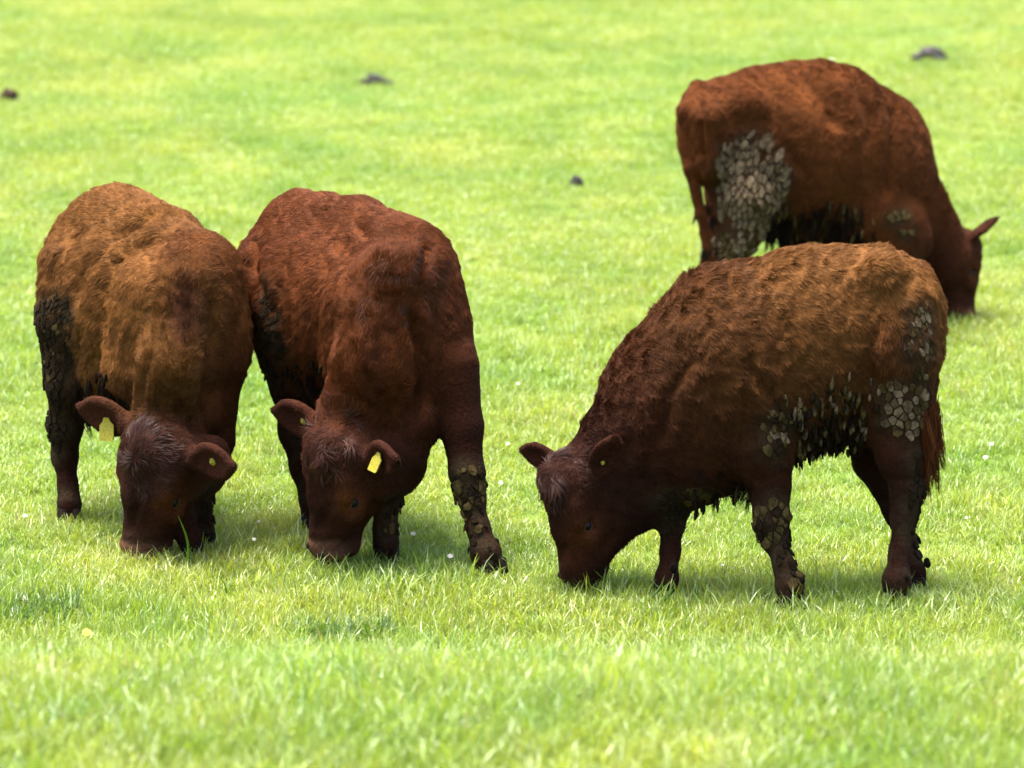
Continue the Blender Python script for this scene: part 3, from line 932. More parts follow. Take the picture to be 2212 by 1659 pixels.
def hooves(s, feet):
    """cloven hoof: two claws with slanted walls plus dew claws"""
    for (u, v, Y, fx, fy, sc) in feet:
        c = P(u, v, Y); g = float(G(c[0], c[1])[0])
        f = unit([fx, fy, 0]); l = np.array([-f[1], f[0], 0])
        for sg in (1, -1):
            V, F = [], []
            K = 10
            for z, r1, r2, off in ((0.0, .034, .021, .016), (.028, .031, .0195, .010), (.055, .026, .018, .002)):
                for k in range(K):
                    a = 2 * math.pi * k / K
                    V.append(c * [1, 1, 0] + np.array([0, 0, g + z * sc]) + (f * (off + math.cos(a) * r1 * (1.15 if math.cos(a) > 0 else .9)) + l * (sg * .0225 + math.sin(a) * r2)) * sc - s.base)
            for j in range(2):
                for k in range(K):
                    F.append((j * K + k, j * K + (k + 1) % K, (j + 1) * K + (k + 1) % K, (j + 1) * K + k))
            F.append(tuple(range(2 * K, 3 * K))); F.append(tuple(reversed(range(K))))
            mesh_obj("hoof", V, F, M_hoof, s.root)
            dc = c * [1, 1, 0] + np.array([0, 0, g + .10 * sc]) - f * .027 * sc + l * sg * .018 * sc
            uv_sphere("dew_claw", dc, .0105 * sc, M_hoof, s.root, s.base, (1, .9, 1.3), seg=10, rings=7)

def ear_tag(s, ear, pos=0.55, kind="flag", side=0.0, face=1, hang=(0, 0, -1), small=1.0, size=1.0):
    sg, b0, d, w, o, z = s.ears[ear]
    c = b0 + d * (.105 + (pos - .5) * .12) * z + w * side * .05 * z
    if kind == "button":
        c = c + o * .004
        V, F = [], []; K = 16
        for zz, r1 in ((-.004, .0135), (.003, .0135), (.0045, .011), (.0045, .007), (.010, .0055), (.011, .0)):
            for k in range(K):
                a = 2 * math.pi * k / K
                V.append(c + o * zz + (d * math.cos(a) + w * math.sin(a)) * r1 * small - s.base)
        for j in range(5):
            for k in range(K):
                F.append((j * K + k, j * K + (k + 1) % K, (j + 1) * K + (k + 1) % K, (j + 1) * K + k))
        return mesh_obj("ear_tag", V, F, M_tag, s.root)
    hg = unit(hang); fc = unit(o * face - hg * ((o * face) @ hg)); x = np.cross(hg, fc)
    c = c + fc * .010
    W, H, T = .026 * size, .060 * size, .0018
    out = []
    for (px, py) in ((-.35, 0), (.35, 0), (.55, .18), (1, .34), (1, .92), (.88, 1), (-.88, 1), (-1, .92), (-1, .34), (-.55, .18)):
        out.append((px * W, py * H))
    n = len(out); V = []
    for t in (-T, T):
        for a, b in out:
            V.append(c + x * a + hg * b + fc * (t + .010 * (b / H) ** 2) - s.base)
    F = [tuple(range(n - 1, -1, -1)), tuple(range(n, 2 * n))] + [(i, (i + 1) % n, n + (i + 1) % n, n + i) for i in range(n)]
    return mesh_obj("ear_tag", V, F, M_tag, s.root, smooth=False)

# ------------------------------------------------------------------ the four young cattle
TAN = np.array([.120, .050, .0125]); RED = np.array([.072, .0212, .0058]); DARK = np.array([.0170, .0058, .0033]); ORG = np.array([.088, .0275, .0066])
DEEP = np.array([.010, .005, .0025])
UP = np.array([0, 0, 1.0])

# ---- right-hand one in front: side view, head to the left
c3 = Cow("cow", [*P(1700, 1290, 14.82)[:2], 0.0], math.radians(180))
Y = 14.92
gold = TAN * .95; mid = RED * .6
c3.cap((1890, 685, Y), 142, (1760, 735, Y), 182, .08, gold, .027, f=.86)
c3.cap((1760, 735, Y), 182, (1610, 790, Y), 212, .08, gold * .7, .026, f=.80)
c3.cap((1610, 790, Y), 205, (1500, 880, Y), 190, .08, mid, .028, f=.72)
c3.cap((1720, 640, Y), 96, (1880, 640, Y), 100, .06, gold, .032, f=1.0)         # loin and hip
c3.cap((1560, 700, Y), 118, (1440, 830, Y), 120, .07, mid, .030, f=.62)         # withers
c3.cap((1960, 640, Y - .02), 58, (1965, 760, Y - .02), 62, .07, gold, .030, flow=(.3, 0, -1), f=1.9, d=(0, 1, 0))  # buttock
c3.ell(P(1905, 590, Y - .13), np.array([.07, .05, .05]), np.eye(3), .06, gold, .03, c3.flow)     # hook bone
c3.cap((1510, 870, Y), 178, (1330, 1040, Y + .0), 118, .08, DARK * 1.1, .022, flow=(.5, 0, .1), f=.72)             # neck
c3.cap((1350, 960, Y + .0), 96, (1275, 1060, Y + .0), 78, .06, DARK * 1.2, .022, flow=(.5, 0, .2), f=.8)
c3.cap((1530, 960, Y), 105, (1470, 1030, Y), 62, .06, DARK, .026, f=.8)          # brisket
# shoulder blade and forearm, near side
c3.cap((1560, 800, Y - .13), 95, (1640, 960, Y - .14), 80, .035, mid, .028, flow=(.2, 0, -1), f=.6)
c3.chain([(1645, 955, 14.78, 72), (1662, 1050, 14.77, 46), (1667, 1120, 14.75, 43), (1672, 1160, 14.75, 36), (1694, 1222, 14.70, 28), (1706, 1266, 14.68, 34), (1710, 1306, 14.66, 27)], k=.03, col=DARK * 1.2, hl=.010, lift=.2)
# far fore leg
c3.chain([(1500, 990, 14.96, 60), (1458, 1080, 14.92, 36), (1451, 1130, 14.90, 30), (1448, 1190, 14.89, 25), (1440, 1250, 14.84, 31), (1437, 1286, 14.83, 27)], k=.03, col=DARK * 1.3, hl=.011, lift=.2)
# hind legs
c3.cap((1925, 760, Y - .14), 92, (1930, 870, Y - .11), 80, .04, mid * 1.2, .026, flow=(.1, 0, -1), f=.6)
c3.cap((1850, 800, Y - .06), 80, (1880, 900, Y - .04), 60, .06, mid, .026, flow=(.1, 0, -1), f=.8)
c3.chain([(1930, 870, 14.83, 76), (1945, 980, 14.80, 53), (1960, 1060, 14.79, 37), (1952, 1110, 14.78, 31), (1943, 1196, 14.74, 27), (1937, 1254, 14.70, 33), (1936, 1306, 14.68, 26)], k=.035, col=DARK * 1.3, hl=.014, lift=.2)
c3.chain([(1880, 880, 15.05, 72), (1893, 990, 15.04, 52), (1942, 1105, 15.00, 33), (1958, 1170, 14.97, 25), (1974, 1234, 14.90, 31), (1983, 1276, 14.88, 25)], k=.03, col=DARK, hl=.012, lift=.2)
# tail
c3.chain([(1985, 590, Y, 26), (2008, 660, Y, 22), (2013, 780, Y, 17), (2008, 900, Y, 15), (2012, 960, Y, 10)], k=.02, col=mid * 1.2, hl=.02, lift=.2)
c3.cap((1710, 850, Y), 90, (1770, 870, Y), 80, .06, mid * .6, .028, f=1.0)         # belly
c3.head(P(1180, 998, 14.82), P(1186, 1282, 14.87), (-.84, -.50, .10), col=DARK * 1.6, wide=1.0, deep=1.38,
        ears=[(1, (-.95, .40, -.25), (.1, .9, .3), .90), (-1, (-.12, -1, .45), (.1, -.2, 1), .85)])
c3.cap((1318, 1125, 14.88), 56, (1258, 1222, 14.88), 38, .05, DARK, .014, flow=(-.3, 0, -1), f=.8)
c3.capw(c3.T(.12, 0, -.20), .080, P(1390, 1050, 14.9), .13, .05, DARK, .016, (.5, 0, .2), f=.8, d=c3.lat)
c3.build(creases=[([(1616, 736), (1621, 796), (1661, 847), (1692, 900)], 12, .018), ([(1890, 690), (1880, 756), (1890, 850)], 13, .016), ([(1942, 585), (1967, 646)], 12, .012),
         ([(1500, 760), (1440, 860), (1430, 960)], 14, .012), ([(1222, 1170), (1205, 1225)], 10, .007), ([(1320, 1080), (1325, 1150), (1290, 1200)], 11, .009), ([(1560, 590), (1590, 640)], 12, .010)],
         patches=[(1195, 1150, 26, 60, DARK * .9, .6), (1253, 1158, 26, 22, ORG * .8, .8), (1235, 1190, 40, 50, RED * .55, .6)],
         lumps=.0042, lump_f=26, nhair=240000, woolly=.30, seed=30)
add_eyes(c3)
mud_plates(c3, [(1950, 885, 54, 68, .93, 1.0, (M_mud_dry, M_mud_mid, M_mud_olive), 1.2), (1985, 745, 24, 100, .8, .55, (M_mud_dry, M_mud_olive), 2.0), (1665, 1130, 38, 46, .9, .95, (M_mud_olive, M_mud_dark), 1.4),
                (1700, 1200, 22, 52, .5, .6, M_mud_dark, 1.6), (1445, 1105, 30, 36, .8, 1.2, M_mud_dark, 1.2), (1675, 935, 26, 56, .7, .7, (M_mud_olive, M_mud_dry, M_mud_dark), 1.5),
                (1985, 1080, 16, 120, .7, .8, M_mud_dark, 1.5), (1520, 1075, 34, 20, .9, 1.5, M_mud_olive, 1.2), (1720, 1255, 14, 36, .6, .9, M_mud_olive, 1.4)], size=.026)
mud_clods(c3, [(1780, 915, 115, 50, 70, .028, .012, [M_mud_mid, M_mud_olive, M_mud_dark], .1), (1775, 900, 105, 90, 110, .036, .0105, [M_mud_dry, M_mud_olive, M_mud_dark, M_mud_dark], .2), (1850, 850, 60, 50, 22, .03, .008, [M_mud_olive, M_mud_dark, M_mud_dry], .4),
               (1765, 950, 80, 60, 60, .045, .0075, [M_mud_dark], -.5), (1540, 1060, 60, 40, 8, .05, .011, [M_mud_olive, M_mud_dark], -.2)])
hanging_hair(c3, [(1770, 940, 110, 70, 60, .05, -.3), (1520, 1060, 110, 50, 30, .04, -.2)], DEEP)
hanging_hair(c3, [(2012, 920, 24, 60, 110, .17, 2.0)], RED * .9, seed=1, name="tail_switch", spread=.020)
c3.coat()
forelock(c3, c3.T(.03, .0, -.02), .14, 9000, .065, DARK * 2.2, droop=tuple(c3.HB[0] * .6 + c3.HB[1] * .6), wave=.8, lift=.35)
hooves(c3, [(1711, 1318, 14.66, -1, -.2, 1.0), (1436, 1298, 14.83, -1, -.1, 1.0), (1936, 1318, 14.68, -1, -.2, 1.0), (1984, 1288, 14.88, -1, 0, 1.0)])
ear_tag(c3, 0, .3, "button", small=.6)

# ---- right-hand one behind: side view from its rump, head to the right
c4 = Cow("cow", [*P(1750, 740, 19.5)[:2], 0.0], math.radians(12))
Y = 19.5
o1 = ORG * 1.05
c4.cap((1600, 288, Y - .10), 128, (1730, 318, Y), 172, .09, o1, .024, f=.86)
c4.cap((1730, 318, Y), 172, (1850, 345, Y + .05), 158, .09, o1 * .9, .024, f=.80)
c4.cap((1640, 230, Y), 82, (1800, 225, Y), 80, .07, o1, .024, f=1.0)
c4.cap((1840, 240, Y), 78, (1905, 300, Y + .05), 84, .07, o1 * .9, .028, f=.75)
c4.cap((1525, 240, Y - .15), 52, (1530, 340, Y - .15), 48, .07, o1 * .9, .026, flow=(0, 0, -1), f=2.4, d=(0, 1, 0))
c4.ell(P(1610, 225, Y - .26), np.array([.08, .05, .05]), np.eye(3), .06, o1, .03, c4.flow)
c4.cap((1890, 390, Y + .05), 128, (2035, 555, Y + .10), 70, .08, RED * .9, .022, flow=(-.5, 0, .1), f=.74)
c4.cap((1900, 470, Y - .12), 70, (1960, 520, Y - .10), 55, .05, RED, .022, flow=(0, 0, -1), f=.6)
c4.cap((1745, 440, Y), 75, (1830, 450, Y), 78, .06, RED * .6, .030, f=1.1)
c4.cap((1625, 370, Y - .20), 92, (1612, 440, Y - .18), 78, .05, RED * .9, .022, flow=(0, 0, -1), f=.7)
c4.chain([(1612, 430, 19.28, 76), (1597, 500, 19.27, 50), (1575, 560, 19.25, 37), (1577, 640, 19.25, 23), (1588, 690, 19.25, 26), (1592, 725, 19.25, 21)], k=.035, col=RED * .8, hl=.010, lift=.2)
c4.chain([(1570, 400, 19.62, 52), (1560, 470, 19.62, 36), (1545, 560, 19.60, 28), (1548, 650, 19.58, 19), (1555, 705, 19.57, 18)], k=.035, col=RED * .9, hl=.012, lift=.2)
c4.chain([(1945, 480, 19.42, 52), (1955, 560, 19.42, 36), (1960, 620, 19.42, 29), (1962, 690, 19.42, 20), (1968, 715, 19.42, 21)], k=.035, col=RED, hl=.012, lift=.2)
c4.chain([(1930, 470, 19.66, 52), (1975, 560, 19.66, 34), (2012, 630, 19.64, 22), (2030, 668, 19.63, 17), (2040, 694, 19.62, 18)], k=.03, col=DARK * 1.6, hl=.010, lift=.2)
c4.chain([(1510, 195, 19.3, 22), (1482, 240, 19.22, 19), (1492, 360, 19.2, 15), (1513, 460, 19.2, 14), (1528, 535, 19.2, 12), (1532, 585, 19.2, 9)], k=.02, col=RED, hl=.02, lift=.2)
c4.head(P(2102, 496, 19.74), P(2118, 700, 19.66), (.86, .46, .1), col=DARK * 1.5, sc=1.0, wide=1.0, deep=1.2,
        ears=[(-1, (-.60, -.55, .75), (.1, -.35, .9), .92), (1, (-.4, .8, .1), (.3, 0, 1), .8)])
c4.build(creases=[([(1710, 160), (1751, 197), (1792, 238), (1810, 290)], 24, .022), ([(1930, 215), (1930, 283), (1919, 376), (1904, 443)], 13, .018), ([(1514, 205), (1514, 264), (1523, 376)], 9, .022),
         ([(1850, 190), (1880, 260), (1870, 330)], 12, .012), ([(1690, 300), (1740, 380)], 13, .012), ([(2085, 600), (2090, 650)], 8, .006)],
         patches=[(2108, 590, 18, 26, ORG * .7, .7), (2010, 560, 60, 90, DARK * 1.2, .5)],
         folds=.008, lumps=.0025, lump_f=16, nhair=160000, woolly=.15, seed=40)
add_eyes(c4)
mud_plates(c4, [(1620, 400, 74, 120, .97, .78, (M_mud_dry, M_mud_dry, M_mud_mid), 2.1), (1665, 450, 40, 50, .8, 1.0, M_mud_olive, 1.3), (1580, 545, 48, 45, .9, .9, (M_mud_olive, M_mud_dry), 1.1), (1945, 490, 26, 30, .6, .9, M_mud_olive, 1.1)], size=.031)
mud_clods(c4, [(1770, 480, 120, 55, 100, .05, .009, [M_mud_dark, M_mud_dark, M_mud_olive], .35)])
hanging_hair(c4, [(1775, 490, 120, 50, 130, .10, .2), (1520, 490, 30, 60, 16, .05, 2)], DEEP * .8)
hanging_hair(c4, [(1532, 570, 16, 24, 40, .14, 2.0)], ORG, seed=1, name="tail_switch")
c4.coat()
ear_tag(c4, 1, .45, "flag", hang=(-.3, 0, .9))
hooves(c4, [(1593, 735, 19.25, 1, 0, 1), (1556, 715, 19.57, 1, 0, 1), (1968, 722, 19.42, 1, 0, 1), (2043, 700, 19.62, 1, 0, 1)])

# ---- left-hand one: three-quarter front view, rump far left
YAW = math.radians(-52)
c1 = Cow("cow", [*P(300, 1150, 15.7)[:2], 0.0], YAW)
t1 = TAN * 1.05
c1.cap((225, 555, 16.15), 128, (300, 650, 15.95), 170, .05, t1, .030, f=.92)
c1.cap((300, 655, 15.95), 172, (385, 700, 15.70), 158, .07, t1, .028, f=.92)
c1.cap((250, 480, 16.15), 78, (350, 520, 15.92), 72, .06, t1, .030, f=1.2)
c1.cap((350, 530, 15.9), 72, (425, 590, 15.70), 92, .06, t1 * .85, .028, f=1.0)
c1.cap((425, 600, 15.62), 92, (455, 760, 15.60), 84, .06, RED * 1.1, .024, flow=(0, 0, -1))
c1.cap((330, 640, 15.62), 85, (290, 790, 15.60), 70, .05, t1, .026, flow=(0, 0, -1))     # near shoulder
c1.cap((400, 800, 15.60), 112, (410, 870, 15.55), 86, .07, RED * .9, .022, flow=(0, 0, -1))
c1.cap((410, 640, 15.55), 84, (380, 800, 15.42), 72, .06, TAN * .62, .022, flow=(.1, .3, .6), f=1.0)    # neck
c1.cap((380, 790, 15.43), 73, (350, 925, 15.46), 68, .05, TAN * .62, .020, flow=(.1, .3, .7), f=1.0)
c1.cap((150, 560, 16.05), 48, (140, 690, 15.98), 44, .06, t1 * .9, .026, flow=(0, 0, -1), f=1.6, d=(.6, .8, 0))
c1.cap((145, 680, 15.98), 52, (150, 830, 15.95), 46, .04, DARK * 1.2, .020, flow=(0, 0, -1), f=1.2, d=(.6, .8, 0))
c1.chain([(148, 820, 15.95, 44), (142, 920, 15.98, 38), (140, 985, 15.98, 30), (147, 1050, 15.95, 25), (150, 1090, 15.92, 31), (147, 1118, 15.90, 25)], k=.03, col=DARK, hl=.010, lift=.2)
c1.chain([(330, 800, 16.2, 70), (330, 920, 16.2, 40), (335, 1000, 16.2, 28), (330, 1060, 16.2, 24), (330, 1085, 16.2, 24)], k=.03, col=DARK, hl=.012, lift=.2)
c1.chain([(455, 840, 15.60, 66), (462, 950, 15.58, 45), (440, 1040, 15.56, 31), (438, 1100, 15.55, 23), (440, 1145, 15.55, 27), (440, 1170, 15.54, 24)], k=.03, col=DARK * 1.1, hl=.010, lift=.2)
c1.chain([(340, 850, 15.60, 66), (352, 960, 15.52, 44), (375, 1050, 15.46, 31), (395, 1120, 15.44, 26), (408, 1160, 15.42, 30), (412, 1182, 15.41, 27)], k=.03, col=DARK * 1.2, hl=.010, lift=.2)
c1.cap((240, 800, 15.85), 66, (300, 830, 15.8), 66, .06, t1 * .6, .030)
c1.head(P(312, 928, 15.24), P(254, 1222, 15.31), (-.60, -.78, .2), col=DARK * 1.7, wide=1.15,
        ears=[(1, (-.28, 1.0, .15), (.35, 0, 1), 1.1), (-1, (.08, -1.0, .12), (.35, .2, 1), 1.18)])
c1.build(creases=[([(361, 457), (252, 514), (180, 590), (150, 690)], 12, .022), ([(420, 505), (319, 525), (252, 565), (232, 624), (224, 690), (232, 760)], 11, .016),
         ([(462, 600), (458, 700), (456, 780), (436, 880), (410, 940)], 14, .030), ([(330, 740), (312, 830), (305, 900)], 9, .012),
         ([(300, 1080), (282, 1150)], 9, .006), ([(375, 1040), (385, 1100), (360, 1150)], 10, .007), ([(245, 1165), (300, 1175), (345, 1165)], 7, .006)],
         patches=[(500, 830, 50, 120, RED * .45, .7), (400, 672, 40, 85, DARK * 2.0, .85), (285, 1090, 34, 60, DARK * .9, .7), (385, 1090, 26, 40, RED * .6, .6), (355, 1082, 26, 24, ORG * .8, .8), (280, 1180, 60, 26, np.array([.085, .042, .026]), .7)],
         folds=.009, lumps=.002, lump_f=24, nhair=220000, woolly=.22, seed=10)
add_eyes(c1)
mud_plates(c1, [(118, 735, 44, 110, .85, .65, M_mud_dark, 1.9), (112, 760, 22, 80, .8, .6, M_mud_olive, 1.3), (120, 900, 24, 70, .6, .7, M_mud_dark, 1.3), (450, 1120, 20, 60, .6, .9, M_mud_dark, 1.2)], size=.028)
mud_clods(c1, [(225, 850, 70, 50, 60, .04, .008, [M_mud_dark], .1)])
hanging_hair(c1, [(215, 850, 60, 50, 40, .09, .1)], DEEP)
c1.coat()
forelock(c1, c1.T(.085, 0, 0), .16, 12000, .050, DARK * 2.0, lift=.20, wave=.5, droop=(0, 0, 0))
hooves(c1, [(147, 1128, 15.90, .3, -1, 1), (330, 1092, 16.2, .3, -1, 1), (440, 1182, 15.54, .3, -1, 1), (413, 1195, 15.40, .2, -1, 1)])
ear_tag(c1, 1, .45, "flag", side=0, hang=(.1, -.1, -1), size=1.3); ear_tag(c1, 0, .5, "button")

# ---- second from the left: three-quarter front view
c2 = Cow("cow", [*P(760, 1180, 15.5)[:2], 0.0], math.radians(-55))
r2 = RED * 1.15
c2.cap((650, 565, 15.98), 130, (725, 645, 15.78), 175, .05, r2, .030, f=.92)
c2.cap((725, 645, 15.78), 175, (845, 690, 15.48), 165, .07, r2, .028, f=.95)
c2.cap((655, 485, 16.0), 72, (770, 505, 15.75), 72, .06, r2, .030, f=1.2)
c2.cap((770, 510, 15.75), 72, (865, 565, 15.52), 100, .06, r2, .028, f=1.0)
c2.cap((880, 600, 15.45), 108, (925, 760, 15.40), 98, .06, RED, .024, flow=(0, 0, -1))
c2.cap((775, 650, 15.42), 80, (760, 770, 15.40), 66, .05, r2, .026, flow=(0, 0, -1))
c2.cap((865, 800, 15.38), 118, (880, 900, 15.30), 78, .07, RED * .8, .022, flow=(0, 0, -1))
c2.cap((885, 930, 15.25), 44, (893, 990, 15.22), 24, .04, DARK, .020, flow=(0, 0, -1), f=.8)    # brisket flap
c2.cap((850, 610, 15.32), 84, (815, 790, 15.24), 82, .06, RED * 1.0, .024, flow=(.1, .3, .6))
c2.cap((812, 790, 15.24), 88, (748, 935, 15.26), 74, .05, RED * .9, .022, flow=(.2, .3, .6))
c2.cap((565, 560, 15.92), 44, (585, 700, 15.85), 44, .06, r2 * .8, .026, flow=(0, 0, -1), f=1.6, d=(.6, .8, 0))
c2.cap((595, 690, 15.86), 58, (630, 830, 15.84), 46, .04, DARK, .020, flow=(0, 0, -1), f=1.1, d=(.6, .8, 0))
c2.chain([(632, 820, 15.84, 46), (640, 930, 15.84, 38), (655, 1010, 15.83, 30), (668, 1080, 15.82, 24), (675, 1120, 15.80, 28), (675, 1140, 15.8, 24)], k=.03, col=DARK, hl=.010, lift=.2)
c2.chain([(740, 820, 16.05, 66), (745, 930, 16.05, 40), (750, 1000, 16.05, 28), (750, 1060, 16.05, 24), (752, 1100, 16.05, 24)], k=.03, col=DARK * 1.4, hl=.012, lift=.2)
c2.chain([(965, 800, 15.34, 72), (998, 920, 15.28, 46), (1008, 1020, 15.24, 41), (1018, 1070, 15.22, 37), (1033, 1140, 15.18, 30), (1050, 1195, 15.15, 37), (1062, 1226, 15.13, 30)], k=.03, col=DARK * 1.3, hl=.010, lift=.2)
c2.chain([(850, 850, 15.40, 62), (845, 980, 15.36, 42), (835, 1080, 15.34, 33), (833, 1140, 15.32, 30), (834, 1175, 15.31, 34), (836, 1200, 15.30, 30)], k=.03, col=DARK, hl=.010, lift=.2)
c2.cap((670, 790, 15.75), 60, (720, 830, 15.7), 60, .06, RED * .6, .030)
c2.head(P(690, 928, 15.10), P(642, 1219, 15.18), (-.76, -.64, .16), col=DARK * 1.6, wide=1.13, deep=1.36,
        ears=[(1, (-.38, .92, .20), (.30, .0, 1.0), 1.0), (-1, (.12, -1.0, .2), (.3, .5, 1), 1.15)])
c2.build(creases=[([(720, 555), (689, 624), (679, 701), (689, 780), (712, 840)], 11, .018), ([(631, 545), (610, 616), (605, 680), (621, 754)], 11, .010), ([(564, 519), (548, 571), (566, 624), (598, 690)], 11, .013),
         ([(925, 520), (908, 600), (905, 680)], 12, .016), ([(880, 660), (905, 760), (905, 850), (880, 940)], 14, .030), ([(760, 470), (800, 520)], 14, .010),
         ([(716, 1080), (690, 1150)], 9, .006), ([(815, 1010), (810, 1090), (775, 1150)], 10, .008), ([(655, 1160), (700, 1172), (745, 1160)], 7, .006)],
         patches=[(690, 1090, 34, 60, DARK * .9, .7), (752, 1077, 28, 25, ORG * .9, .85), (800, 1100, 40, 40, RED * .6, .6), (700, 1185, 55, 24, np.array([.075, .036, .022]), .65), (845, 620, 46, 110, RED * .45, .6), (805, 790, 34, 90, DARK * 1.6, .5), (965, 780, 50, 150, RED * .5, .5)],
         folds=.010, lumps=.002, lump_f=20, nhair=240000, woolly=.12, seed=20)
add_eyes(c2)
mud_plates(c2, [(585, 720, 30, 110, .7, .6, M_mud_dark, 1.9), (1012, 1050, 38, 44, .9, .95, (M_mud_olive, M_mud_dark), 1.3), (1022, 1130, 28, 44, .8, .9, (M_mud_olive, M_mud_dark), 1.2),
                (1040, 1185, 28, 40, .5, .8, M_mud_dark, 1.4), (850, 1110, 28, 40, .6, .75, (M_mud_olive, M_mud_dark), 1.5), (572, 760, 22, 70, .7, .75, M_mud_olive, 1.2)], size=.027)
mud_clods(c2, [(660, 830, 60, 60, 60, .035, .008, [M_mud_dark], .2), (895, 990, 36, 40, 8, .03, .007, [M_mud_dark], .1)])
hanging_hair(c2, [(680, 860, 60, 50, 40, .05, 0), (890, 990, 40, 40, 18, .03, .1)], DEEP)
c2.coat()
forelock(c2, c2.T(.03, .0, -.01), .15, 12000, .075, DARK * 3.0, lift=.34, wave=1.0, droop=tuple(c2.HB[0]))
w = c2.hit(845, 560)[0]
if w is not None:
    forelock(c2, w, .26, 15000, .050, RED * .75, seed=3, name="withers_whorl", droop=(.15, -.2, -.6), lift=.12, wave=.35)
hooves(c2, [(1066, 1238, 15.12, .35, -1, 1.05), (836, 1215, 15.29, .0, -1, 1.05), (676, 1150, 15.8, .3, -1, 1), (752, 1110, 16.05, .3, -1, 1)])
ear_tag(c2, 0, .5, "flag", hang=(-.25, -.1, -1), size=1.1, side=-.3); ear_tag(c2, 1, .3, "button")

labels = {c1: "tan-brown shaggy calf grazing at the far left, yellow flag tag hanging from its ear",
          c2: "reddish-brown calf grazing head-on, with a fuzzy whorl on its withers and a muddy knee",
          c3: "dark brown woolly calf in side view grazing leftwards, clods of mud hanging from its belly",
          c4: "orange-brown calf facing right behind the others, cracked grey mud covering its thigh"}
for c, l in labels.items():
    props(c.root, l, "calf", "calves grazing in the pasture")
    c.root.name = "calf"


# ------------------------------------------------------------------ small things lying or growing in the pasture
def ground_at(u, v):
    Y = 15.0
    for _ in range(12):
        p = P(u, v, Y)
        g = float(G(p[0], p[1])[0])
        Y = Y + (p[2] - g) / math.tan(PITCH + math.atan((v - 829.5) / FV))
    p = P(u, v, Y); p[2] = float(G(p[0], p[1])[0])
    return p

def lump_mesh(name, w, d, h, mat, seed, loc, humps=3):
    r = np.random.default_rng(seed)
    seg, rings = 28, 10
    V, F = [], []
    for j in range(rings + 1):
        t = j / rings
        for i in range(seg):
            a = 2 * math.pi * i / seg
            rr = math.sin(t * math.pi / 2) ** .8
            V.append([math.cos(a) * rr, math.sin(a) * rr, math.cos(t * math.pi / 2)])
    V = np.array(V)
    nz = fbm(V * 2.0 + seed, seed, 3)
    V *= (1 + .5 * nz)[:, None]
    V *= [w / 2, d / 2, h]
    for j in range(rings):
        for i in range(seg):
            F.append((j * seg + i, (j + 1) * seg + i, (j + 1) * seg + (i + 1) % seg, j * seg + (i + 1) % seg))
    o = mesh_obj(name, V, F, mat)
    o.location = loc
    return o
for (u, v, wpx, hh, mat, lab, sd) in [
        (2012, 132, 74, .05, M_dung, "dark lumpy dung heap in the grass above the orange-brown calf", 3),
        (812, 187, 58, .045, M_dung, "dark flattish dung heap alone in the grass, top left of centre", 8),
        (1246, 410, 34, .04, M_dung, "small dark dung patch in the grass left of the orange-brown calf", 12),
        (22, 221, 38, .05, M_dung_brown, "small brown earth lump in the grass at the left edge", 15)]:
    p = ground_at(u, v)
    wd = wpx / ppm(p[1])
    root = bpy.data.objects.new("dung_heap" if mat is M_dung else "earth_lump", None); C.objects.link(root); root.location = p
    props(root, lab, "dung" if mat is M_dung else "earth lump")
    main = lump_mesh("mound", wd * .8, wd * .6, hh, mat, sd, (0, 0, .03)); main.parent = root
    for k in range(6):
        r = np.random.default_rng(sd * 7 + k)
        o = lump_mesh("crumb", wd * r.uniform(.2, .38), wd * .25, hh * r.uniform(.35, .7), mat, sd + 20 + k, (wd * r.uniform(-.55, .55), wd * r.uniform(-.3, .1), .02)); o.parent = root

def daisy(p, h, sc, heading, lab, cat, group, mat_p=None, nm_="daisy"):
    root = bpy.data.objects.new(nm_, None); C.objects.link(root); root.location = p
    props(root, lab, cat, group)
    r = np.random.default_rng(int(abs(p[0]) * 1000))
    top = np.array([heading[0] * .01, heading[1] * .01, h])
    V, F = [], []
    for z, o in ((0, 0), (.5, .2), (1, 1)):
        for k in range(5):
            a = 2 * math.pi * k / 5
            V.append([top[0] * o + math.cos(a) * .0010, top[1] * o + math.sin(a) * .0010, h * z])
    for j in range(2):
        for k in range(5):
            F.append((j * 5 + k, j * 5 + (k + 1) % 5, (j + 1) * 5 + (k + 1) % 5, (j + 1) * 5 + k))
    mesh_obj("stem", V, F, M_grass, root, cols=np.tile([.1, .2, .02], (len(V), 1)))
    n = unit([heading[0], heading[1], 1.2]); a0 = unit(np.cross(n, [0, 1, .1])); b0 = np.cross(n, a0)
    V, F = [], []
    NPt = 15
    for k in range(NPt):
        a = 2 * math.pi * k / NPt + r.uniform(-.08, .08)
        d = a0 * math.cos(a) + b0 * math.sin(a); s_ = np.cross(n, d)
        L = .011 * sc * r.uniform(.85, 1.1); w = .0019 * sc
        i0 = len(V)
        up = r.uniform(-.05, .35)
        for (t, ww) in ((.15, .5), (.6, 1.1), (.95, .8)):
            V.append(top + d * L * t + s_ * ww * w + n * up * L * t); V.append(top + d * L * t - s_ * ww * w + n * up * L * t)
        V.append(top + d * L * 1.04 + n * up * L)
        F += [(i0, i0 + 1, i0 + 3, i0 + 2), (i0 + 2, i0 + 3, i0 + 5, i0 + 4), (i0 + 4, i0 + 5, i0 + 6)]
    mesh_obj("petals", V, F, mat_p or M_petal, root)
    uv_sphere("flower_centre", top + n * .001, .0034 * sc, M_yellow, root, np.zeros(3), (1, 1, .55), np.array([a0, b0, n]), 12, 8)
    return root
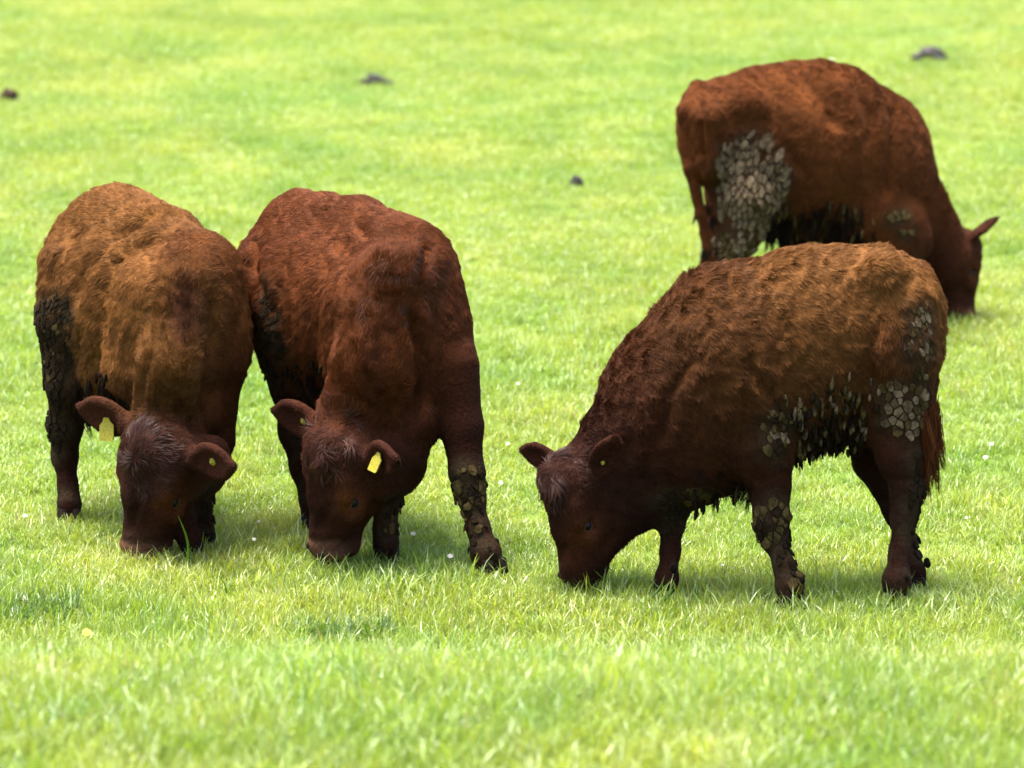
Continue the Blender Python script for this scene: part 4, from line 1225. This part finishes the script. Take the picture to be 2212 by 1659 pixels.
dz = [(974, 1203, 1.25, "fully open white daisy in the grass to the left of the muddy-kneed calf's outer forefoot"),
      (893, 1158, 1.1, "white daisy between the two forelegs of the muddy-kneed calf"),
      (1081, 1050, 1.0, "white daisy level with the mud-caked knee, just to the right of it"),
      (2128, 988, 1.1, "lower daisy of the close pair to the right of the woolly calf's tail"),
      (2140, 962, .9, "upper daisy of the close pair to the right of the woolly calf's tail"),
      (1098, 965, .8, "white daisy above the knee-level one, right of the second calf's foreleg"),
      (55, 1115, 1.0, "white daisy at the left edge, left of the tan calf's hind foot"),
      (548, 1170, .9, "nearer of two tiny white daisies between the two left calves' heads"),
      (560, 1135, .7, "farther of two tiny white daisies between the two left calves' heads"),
      (1795, 122, 1.4, "lone white daisy far behind, just above the back of the orange-brown calf"),
      (1120, 830, .8, "small white daisy in the open grass between the second and third calves, highest there"),
      (1560, 1230, .7, "tiny white daisy between the two forelegs of the woolly calf"),
      (2085, 1120, .7, "tiny white daisy right of the woolly calf's hind hock")]
for i, (u, v, sc, lab) in enumerate(dz):
    p = ground_at(u, v + 22)
    daisy(p, .040 + .006 * (i % 3), sc * .72, (0.1 * ((i * 7) % 5 - 2), -.8), lab, "flower", "white daisies in the pasture")
p = ground_at(190, 1412)
daisy(p, .07, 1.3, (0, -.8), "out-of-focus yellow dandelion in the foreground grass, lower left", "flower", None, M_yellow, "dandelion")

def tuft(u, v, n, rad, lo, hi, mat, lab, seed):
    p = ground_at(u, v)
    V, F, c = blades(n, rad, lo, hi, w=(.003, .006), seed=seed, bend=.9, round_area=True)
    o = bpy.data.objects.new("grass_tuft", fast_mesh("grass_tuft", V, F, mat, c)); C.objects.link(o); o.location = p
    props(o, lab, "grass tuft", "darker grass tufts in the foreground")
tuft(735, 1400, 900, .17, .05, .13, M_dark_grass, "dark green grass tuft in front of the muzzle of the second calf from the left", 5)
tuft(1775, 1470, 700, .15, .05, .12, M_dark_grass, "dark green grass tuft in the blurred foreground below the woolly calf", 6)
tuft(60, 1330, 700, .18, .04, .11, M_dark_grass, "dark green grass tuft at the left edge below the tan calf", 7)
tuft(1660, 1095, 260, .11, .03, .07, M_dark_grass, "dark green grass tuft between fore and hind legs of the woolly calf", 8)

def long_blade(u0, v0, u1, v1, w, lab, col, dY=0.0, bendx=0.02):
    p = ground_at(u0, v0)
    q = P(u1, v1, p[1] + dY)
    V, F = [], []
    K = 7
    sd = unit(np.cross(q - p, [0, 1, 0]))
    for k in range(K):
        t = k / (K - 1)
        c = p + (q - p) * t + np.array([bendx * math.sin(math.pi * t), 0.006 * math.sin(t * 5), 0])
        ww = w * (1 - t) ** .6 + .0004
        V += [c - sd * ww / 2 - p, c + np.array([0, -.0012, 0]) - p, c + sd * ww / 2 - p, c + np.array([0, .0006, 0]) - p]
    for k in range(K - 1):
        a, b = 4 * k, 4 * (k + 1)
        F += [(a, a + 1, b + 1, b), (a + 1, a + 2, b + 2, b + 1), (a + 2, a + 3, b + 3, b + 2), (a + 3, a, b, b + 3)]
    o = mesh_obj("grass_stalk", V, F, M_grass, cols=np.tile(col, (len(V), 1)))
    o.location = p
    props(o, lab, "grass stalk", "long single grass stalks")
long_blade(402, 1238, 384, 1112, .013, "thick green grass stalk standing before the cheek of the tan calf", (.10, .22, .012), -.0)
long_blade(1375, 1318, 1436, 1240, .009, "pale grass stalk leaning right across the far fore foot of the woolly calf", (.13, .22, .05))
long_blade(1400, 1322, 1458, 1258, .008, "bluish grass stalk beside the paler one at the woolly calf's far fore foot", (.07, .16, .05))
long_blade(700, 1250, 652, 1180, .006, "thin grass stalk leaning left over the muzzle of the reddish calf", (.16, .22, .03))
long_blade(690, 1250, 728, 1190, .006, "thin grass stalk leaning right over the muzzle of the reddish calf", (.18, .25, .05))
long_blade(1310, 1290, 1282, 1230, .006, "thin grass stalk standing before the muzzle of the woolly calf", (.14, .24, .02))
long_blade(1290, 1300, 1325, 1252, .006, "curved grass stalk leaning right before the muzzle of the woolly calf", (.14, .24, .03))
long_blade(480, 1300, 470, 1240, .008, "broad soft grass stalk in the foreground between the two left calves", (.11, .24, .02))
